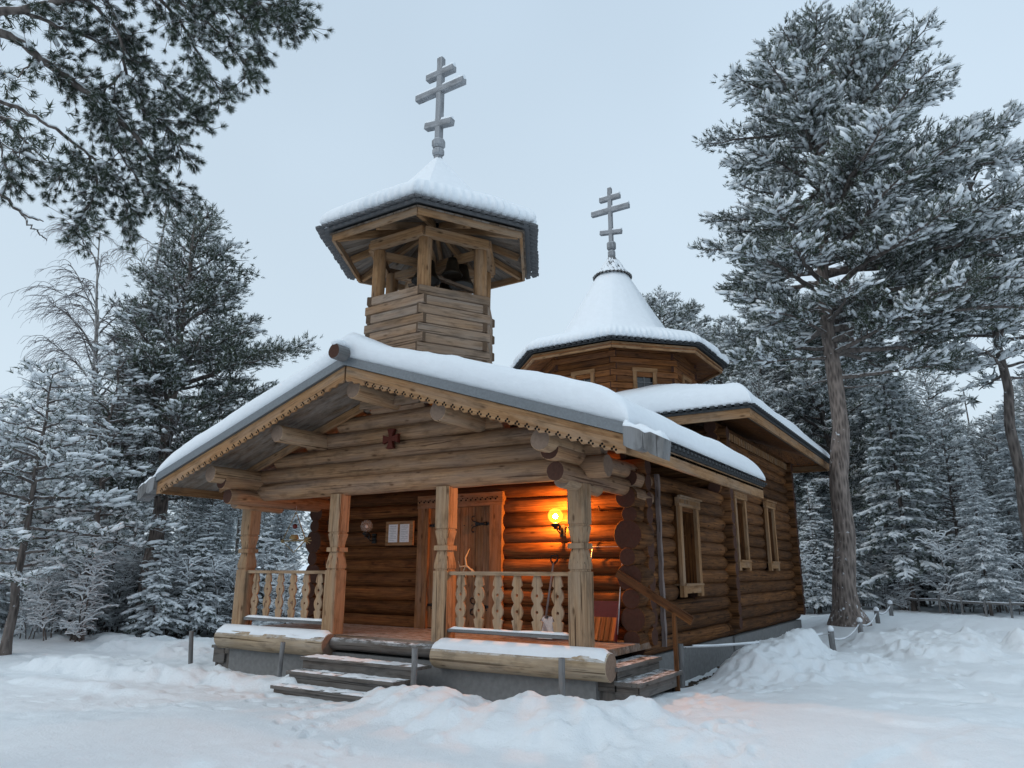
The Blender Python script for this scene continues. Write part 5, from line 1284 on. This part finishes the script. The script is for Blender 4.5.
# 3. the near pine whose branches hang in at the upper left
def near_pine():
    rs = np.random.default_rng(5); base = (-3.98, -6.79); o = empty('pine_tree', (base[0], base[1], G(*base))); T_ = TB(); Cn = TB(); zb = o.location.z
    T = lambda p: np.array([p[0] - base[0], p[1] - base[1], p[2] - zb])
    zz = np.linspace(-.5, 13.5, 30); xx = np.interp(zz, [0, 7.1, 13.5], [0, .05, .3]); T_.tube(np.stack([xx, xx * -.4, zz], -1), .30 * (1 - .75 * np.clip(zz / 14, 0, 1)), 14, 0)
    L = {'a': [[-4.0, -7.1, 6.2], [-3.17, -6.88, 6.33], [-2.71, -6.62, 6.34], [-2.14, -6.34, 6.44], [-1.45, -5.99, 6.41], [-0.88, -5.6, 6.32], [-0.46, -5.38, 6.29], [-0.40, -5.25, 6.18]], 'b': [[-4.0, -7.1, 5.9], [-3.24, -6.83, 6.21], [-2.93, -6.56, 6.19], [-2.75, -6.4, 5.99], [-2.54, -6.13, 5.78], [-2.31, -5.86, 5.56], [-2.19, -5.55, 5.31], [-2.15, -5.28, 4.95], [-2.15, -5.16, 4.82]], 'c': [[-2.14, -6.34, 6.44], [-2.0, -6.01, 6.27], [-2.1, -5.87, 5.88], [-2.15, -5.63, 5.64], [-1.98, -5.4, 5.52], [-2.01, -5.19, 5.29]], 'd': [[-1.45, -5.99, 6.41], [-1.44, -5.7, 6.25], [-1.4, -5.47, 5.97], [-1.41, -5.21, 5.76]], 'e': [[-1.45, -5.99, 6.41], [-1.18, -5.74, 6.25], [-0.95, -5.51, 6.01], [-0.94, -5.25, 5.83]], 'f': [[-3.9, -6.8, 5.7], [-3.58, -6.62, 5.76], [-3.4, -6.37, 5.73], [-3.26, -6.17, 5.65], [-3.03, -5.97, 5.49], [-2.81, -5.71, 5.25], [-2.79, -5.61, 4.98], [-2.85, -5.63, 4.65], [-2.95, -5.67, 4.47]], 'g': [[-3.95, -6.8, 5.1], [-3.63, -6.46, 4.9], [-3.4, -6.2, 4.73], [-3.3, -6.07, 4.58], [-3.19, -5.99, 4.51], [-3.15, -5.9, 4.5]], 'g2': [[-3.3, -6.07, 4.58], [-3.22, -6.0, 4.44], [-3.2, -5.9, 4.39], [-3.2, -5.82, 4.33]], 'h': [[-3.9, -6.8, 5.3], [-3.25, -6.68, 5.34], [-3.05, -6.48, 5.36], [-2.91, -6.35, 5.33]], 'i': [[-3.9, -6.85, 5.1], [-2.96, -6.74, 5.02], [-2.8, -6.53, 4.98], [-2.71, -6.47, 4.89], [-2.7, -6.38, 4.85]], 'i2': [[-2.8, -6.53, 4.98], [-2.78, -6.48, 4.76], [-2.79, -6.37, 4.66]], 'j': [[-0.88, -5.6, 6.32], [-0.76, -5.46, 6.19], [-0.78, -5.27, 6.03]], 'k': [[-2.81, -5.71, 5.25], [-2.71, -5.49, 5.02], [-2.7, -5.3, 4.87], [-2.8, -5.28, 4.64]], 'l': [[-2.81, -5.71, 5.25], [-2.87, -5.85, 5.04], [-2.97, -5.97, 4.94]], 'm': [[-2.75, -6.4, 5.99], [-2.82, -6.47, 5.74], [-2.79, -6.56, 5.64]], 'n': [[-2.1, -5.87, 5.88], [-2.48, -5.89, 5.72], [-2.5, -5.73, 5.36], [-2.42, -5.37, 4.99]], 'o': [[-2.71, -6.62, 6.34], [-2.51, -6.28, 6.27], [-2.33, -6.04, 6.21], [-2.11, -5.68, 6.09], [-1.95, -5.31, 5.87], [-1.86, -5.2, 5.71]], 'p': [[-2.14, -6.34, 6.44], [-1.95, -6.26, 6.94], [-1.61, -5.97, 7.46]]}
    R0 = dict(a=.05, b=.055, c=.02, d=.02, e=.018, f=.028, g=.026, g2=.012, h=.012, i=.012, i2=.008, j=.012, k=.012, l=.01, m=.01, n=.014, o=.02, p=.03)
    TP = []; TD = []; BP = []; BD = []
    for k, pl in L.items():
        P_ = np.array([T(p) for p in pl]); tt = np.linspace(0, len(P_) - 1, len(P_) * 4); P2 = np.stack([np.interp(tt, np.arange(len(P_)), P_[:, q]) for q in range(3)], -1)
        for _ in range(2): P2[1:-1] = (P2[:-2] + 2 * P2[1:-1] + P2[2:]) / 4
        P2[1:-1] += rs.normal(size=(len(P2) - 2, 3)) * .009
        T_.tube(P2, np.linspace(R0[k], max(.005, R0[k] * .22), len(P2)), 7, 1)
        T_.tube(P2[1:-1] + [0, 0, R0[k] * .55], np.linspace(R0[k], max(.004, R0[k] * .22), len(P2) - 2) * .8 * rs.uniform(.5, 1.1, len(P2) - 2), 6, 2)
        if k in ('g', 'g2', 'h'): continue
        ln = np.linalg.norm(np.diff(P2, axis=0), axis=1).sum(); t0 = {'a': .3, 'b': .36, 'f': .62, 'i': .8, 'i2': .5, 'm': .7, 'p': .3}.get(k, .1); ns = int(ln * (1 - t0) * 36)
        for q in range(ns):
            s_ = t0 + (1 - t0) * (q + rs.random()) / ns; p, d = interp(P2, min(.999, s_)); d = d / np.linalg.norm(d)
            L2 = rs.uniform(.10, .32); v = rnd_dir(rs, d * .9 + np.array([0, 0, -.05]), .6); c2 = [p]; vv = v.copy()
            for m_ in range(4): vv = rnd_dir(rs, vv + np.array([0, 0, -.03]), .16); c2.append(c2[-1] + vv * L2 / 4)
            c2 = np.array(c2); Cn.tube(c2, np.linspace(.006, .003, 5), 3, 2)
            for u in (np.linspace(.45, 1, max(2, int(L2 / .10)))): pp, dd = interp(c2, min(.999, u)); TP.append(pp + rs.normal(size=3) * .012); TD.append(dd / np.linalg.norm(dd) * .7 + rs.normal(size=3) * .45 + [0, 0, .25]); 
            for m_ in range(2):
                pp, dd = interp(c2, rs.uniform(.3, .9)); w_ = rnd_dir(rs, dd, .02) if False else rnd_dir(rs, dd / np.linalg.norm(dd), .6); c3 = np.array([pp, pp + w_ * .07, pp + w_ * .14]); Cn.tube(c3, .003, 3, 2); TP.append(c3[2]); TD.append(w_)
            if rs.random() < .75: BP.append(c2[3] + [0, 0, .035]); BD.append(vv)
    TP = np.array(TP); TD = np.array(TD)
    for v in range(4):
        tv, tf = puff(54, .066, .0062, rs); sel = np.arange(len(TP)) % 4 == v; Cn.inst(tv, tf, TP[sel], TD[sel], rs.uniform(.8, 1.15, sel.sum()), np.repeat((rs.random(54) < .16).astype(int), 2), rs)
    iv, if_ = ico(); iv = iv * np.array([1.3, .7, .38]); Cn.inst(iv, if_, np.array(BP), np.array(BD), rs.uniform(.025, .055, len(BP)), 3, rs, True, flat=True)
    # the rest of its crown, out of the picture
    TP = []; TD = []
    for q in range(26):
        z = rs.uniform(6.5, 13.2); az = rs.uniform(2.2, 6.0); C_ = curve((.05, 0, z), az, .3, .1, rs.uniform(1.2, 2.6) * (14.2 - z) / 6, 6, rs); T_.tube(C_, np.linspace(.03, .01, 7), 5, 1)
        for m_ in range(60): p, d = interp(C_, rs.uniform(.3, .999)); TP.append(p + rs.normal(size=3) * [.3, .3, .12]); TD.append(d + rs.normal(size=3) * .3)
    tv, tf = tuft(12, .16, .02, 1.0, rs); Cn.inst(tv, tf, np.array(TP), np.array(TD), 1.0, (rs.random(12) < .2).astype(int), rs)
    T_.build('trunk', [M_barkr, M_bark, M_snowb], o); Cn.build('crown', [M_needle, M_frostn, M_bark, M_snowb], o)
    tag(o, 'near pine whose dark needled branches hang in at the upper left', 'tree')
near_pine()

# 4. birches
bi = make_birch('birch_tree', 31, 11.6, .13, 3); put(bi, -17.6, 2.9, .4, 1.22, 'bare drooping birch standing left of the tall dark pine', 'tree')
# 5. young snow-laden pines and spruces at the left edge
def RY(t, az): return np.interp(t, [0, .3, .7, 1], [1.5, 1.7, 1.0, .3])
yA = make_pine('young_pine', 303, 6.2, .10, 1.5, RY, 40, ts=.15, K_=8, wd=.026, snow=.62, dens=1.3, frost=.40, blob=.09, droop=-.55, up=.3)
put(yA, -12.79, -1.26, 0, 1, 'snow-laden young pine at the left edge with a thin dark trunk', 'tree')
yB = make_pine('young_pine', 304, 7.3, .11, 2.2, RY, 44, ts=.15, K_=8, wd=.026, snow=.6, dens=1.2, frost=.40, blob=.085, droop=-.5, up=.3)
put(yB, -13.99, .84, 1, 1, 'second young pine from the left edge with white boughs', 'tree')
s1 = make_spruce('spruce_tree', 401, 2.35, .03, .75, heavy=1.15, step=.15, nper=6)
s2 = make_spruce('spruce_tree', 402, 2.5, .03, .8, heavy=1.2, step=.16, nper=6)
s3 = make_spruce('spruce_tree', 403, 3.6, .045, 1.1, step=.19, nper=7, ts=.12)
put(s1, -13.12, 2.15, 0, 1.05, 'small snow-covered spruce nearest the left end of the porch, left one of a pair', 'tree')
put(s2, -12.95, 3.25, 1, 1.05, 'small snow-covered spruce, right one of the pair left of the porch', 'tree')
o = copy_tree(s3); put(o, -15.6, 1.35, 2, .95, 'bushy white spruce in front of the bare trunk of the tall dark pine', 'tree')
o = copy_tree(s1); put(o, -12.3, 4.7, 2.2, 1.2, 'white spruce seen through the left opening of the porch', 'tree')
put(s3, -11.7, 6.6, 4, 1.0, 'taller spruce with white boughs behind the left opening of the porch', 'tree')
# prototypes of the forest
def RP(t, az): return np.interp(t, [0, .2, .5, .8, 1], [1.7, 2.3, 2.2, 1.4, .4])
protos = []
for i in range(3): protos.append((make_pine('pine_tree', 500 + i, 12.5 + i, .15 + .02 * i, 4.4 + i * 1.5, RP, 62, ts=.22, K_=7, wd=.042, snow=.38, dens=.85, frost=.5, rime=M_needlef, blob=.115, droop=-.25, up=.35, bark=M_bark), 'pine'))
for i in range(2): protos.append((make_spruce('spruce_tree', 520 + i, 8.5 + i, .09, 1.5 + .2 * i, step=.30, nper=8, ts=.2, K_=5, wd=.06, heavy=1.25, snow=.7, droop=-.5, frost=.6, pw=.8), 'spruce'))
def RYf(t, az): return np.interp(t, [0, .3, .7, 1], [1.1, 1.4, .9, .25])
protos.append((make_pine('pine_tree', 530, 7.0, .08, 1.2, RYf, 42, ts=.18, K_=6, wd=.04, snow=.7, dens=.95, frost=.62, rime=M_needlef, blob=.10, droop=-.5, up=.3), 'young pine'))
sap = [make_sapling('bush', 540 + i, 2.2 + .5 * i) for i in range(2)]
lowsp = make_spruce('spruce_tree', 550, 4.2, .05, 1.1, step=.22, nper=7, ts=.16, K_=5, wd=.045, heavy=1.3, snow=.8, frost=.6)
used = set()
def forest_tree(k, x, y, s, label, group, sz=1.0):
    pr_ = k if not isinstance(k, int) else protos[k][0]
    if id(pr_) in used: o = copy_tree(pr_)
    else: o = pr_; used.add(id(pr_))
    return put(o, x, y, random.random() * 6.28, s, label, 'bush' if o.name.startswith('bush') else 'tree', group, sz)
broad = make_pine('pine_tree', 610, 15.5, .24, 4.5, lambda t, az: float(np.interp(t, [0, .2, .5, .75, .9, 1], [2.6, 3.6, 3.9, 3.4, 2.3, .8])), 84, ts=.24, K_=8, wd=.045, snow=.25, dens=1.1, frost=.34, blob=.13, droop=-.1, up=.4)
# named ones on the right
forest_tree(3, 2.36, 20.5, 1.15, 'white snow-laden spruce behind the fence right of the big pine trunk', None)
forest_tree(broad, -.62, 25.6, .90, 'dark pine behind the big pine trunk', None)
forest_tree(1, 5.9, 18.2, 1.22, 'leaning pine with a thin trunk at the right edge', None)
forest_tree(4, 4.6, 19.2, .55, 'low white spruce behind the right fence near the right edge', None)
forest_tree(broad, -9.9, 30.2, 1.13, 'snowy pine top rising behind the pointed cupola, left one', None)
forest_tree(broad, -6.35, 29.5, .95, 'snowy pine top behind the cupola, right one', None)
forest_tree(broad, -3.1, 28.0, .96, 'pine standing between the cupola and the big pine', None)
forest_tree(2, -24.3, 7.1, .62, 'dark pine behind the birch at the left', None)
# the rest of the wood: many alike
GL = 'snowy trees of the wood left of the church'; GRr = 'snowy trees of the wood right of the church'
LBL = {('pine', 0): 'one of the snowy pines crowding the wood left of the church', ('spruce', 0): 'one of the snowy spruces crowding the wood left of the church', ('young pine', 0): 'one of the young snowy pines in the wood left of the church',
       ('pine', 1): 'one of the snowy pines crowding the wood behind and right of the church', ('spruce', 1): 'one of the snowy spruces crowding the wood behind and right of the church', ('young pine', 1): 'one of the young snowy pines in the wood right of the church'}
C0 = Vector((4.5517, -9.012)); taken = [(-13.1, 2.2), (-13, 3.3), (-12.3, 4.7), (-11.7, 6.6), (-15.02, 3.07), (1.34, 13.1), (-19.1, 3.9), (-12.8, -1.3), (-14, .84), (2.36, 20.5), (-.62, 24.6), (5.9, 18.2)]
rs = np.random.default_rng(77)
def azp(deg, D): a = yaw - R(deg); return C0.x - math.sin(a) * D, C0.y + math.cos(a) * D
cnt = 0
for side, (a0, a1), (d0, d1), N in ((0, (-47, -17), (21, 42), 62), (1, (12, 45), (30, 58), 72), (1, (-16, 12), (36, 55), 12)):
    tries = 0; n_ = 0
    while n_ < N and tries < 4000:
        tries += 1; ang = rs.uniform(a0, a1); D = d0 + (d1 - d0) * rs.random() ** .8; x, y = azp(ang, D)
        if any((x - p[0]) ** 2 + (y - p[1]) ** 2 < 1.7 ** 2 for p in taken): continue
        if side == 1 and y < 21.5 - .55 * (x - 1.2) and x > -1: continue
        if -8.8 < x < 2 and y < 20: continue
        if -28.5 < ang < -25 and D < 24: continue
        taken.append((x, y)); n_ += 1
        k = int(rs.choice([0, 1, 2, 3, 4, 5, 5], p=[.20, .22, .26, .04, .05, .12, .11]))
        # crown tops stay low at the far left where the sky shows
        lim = np.interp(ang, [-47, -38, -30, -17], [.44, .50, .54, .5]) if side == 0 else np.interp(ang, [-16, 12, 22, 34, 45], [.55, .75, .85, .72, .85])
        hgt = {0: 12.5, 1: 13.5, 2: 14.5, 3: 8.5, 4: 9.5, 5: 7.0}[k]; sc_ = rs.uniform(.8, 1.05) * lim * {0: 1., 1: 1., 2: .95, 3: 1.25, 4: 1.15, 5: 1.35}[k] * (D / 34) ** .5
        forest_tree(k, x, y, float(sc_), LBL[(protos[k][1], side)], GL if side == 0 else GRr)
# undergrowth
for i in range(70):
    ang = rs.uniform(-46, -16); D = 20.8 + 8 * rs.random() ** 1.5 + (.8 if ang < -32 else 0); x, y = azp(ang, D)
    if x > -8.8 or (-28.5 < ang < -25 and D < 23): continue
    k = (i % 2) if i % 4 else 2; forest_tree(sap[k] if k < 2 else lowsp, x, y, float(rs.uniform(.7, 1.15)) * (.8 if k == 2 else 1), 'snow-coated bush at the edge of the left wood' if k < 2 else 'low snowy spruce at the edge of the left wood', 'snow-coated bushes of the left wood' if k < 2 else 'low spruces of the left wood')
for i in range(66):
    ang = rs.uniform(18, 42); D = rs.uniform(29, 37); x, y = azp(ang, D)
    k = (i % 2) if i % 6 else 2; forest_tree(sap[k] if k < 2 else lowsp, x, y, float(rs.uniform(.8, 1.3)) * (.9 if k == 2 else 1), 'snow-coated bush behind the right fence' if k < 2 else 'low snowy spruce behind the right fence', 'snow-coated bushes behind the right fence' if k < 2 else 'low spruces behind the right fence')
# far wood as one mass all round
def far_wood():
    rs = np.random.default_rng(9); Tm = TB(); tv, tf = tuft(6, .55, .16, 1.0, rs); iv, if_ = OCT; iv = iv * np.array([1.2, .9, .5]); PP = []; DD = []; BPp = []
    for i in range(620):
        ang = rs.uniform(0, 360); inv = (ang % 360 > 300 or ang % 360 < 60) ; D = rs.uniform(44, 80) if True else 0
        if not inv and rs.random() < .45: continue
        x, y = azp(ang, D)
        if abs(math.hypot(x + 3.5, y - 7)) < 20: continue
        z = G(x, y); Hh = rs.uniform(7, 12.5) * (1.12 if ang < 60 else 1.0); Rb = rs.uniform(1.0, 1.9); Tm.tube([(x, y, z - 1), (x + rs.normal() * .2, y, z + Hh)], [.16, .03], 4, 2); m_ = 62
        t = rs.random(m_) ** .8; a = rs.random(m_) * 6.28; r_ = Rb * (1 - t) ** .8 * np.sqrt(rs.random(m_)) + .15; zz = z + Hh * (.22 + .78 * t)
        P_ = np.stack([x + r_ * np.cos(a), y + r_ * np.sin(a), zz], -1); PP.append(P_); DD.append(np.stack([np.cos(a), np.sin(a), rs.normal(size=m_) * .3 - .2], -1)); BPp.append(P_[rs.random(m_) < .45] + [0, 0, .1])
    PP = np.concatenate(PP); DD = np.concatenate(DD); BPp = np.concatenate(BPp)
    Tm.inst(tv, tf, PP, DD, rs.uniform(.8, 1.5, len(PP)), np.array([0, 1, 1, 1, 0, 1]), rs); Tm.inst(iv, if_, BPp, rs.normal(size=(len(BPp), 3)), rs.uniform(.15, .38, len(BPp)), 3, rs, True, flat=True)
    o = Tm.build('distant_wood', [M_needlef, M_frostn, M_bark, M_snowb], None); tag(o, 'distant snow-dusted wood beyond the nearer trees', 'wood', kind='stuff')
far_wood()
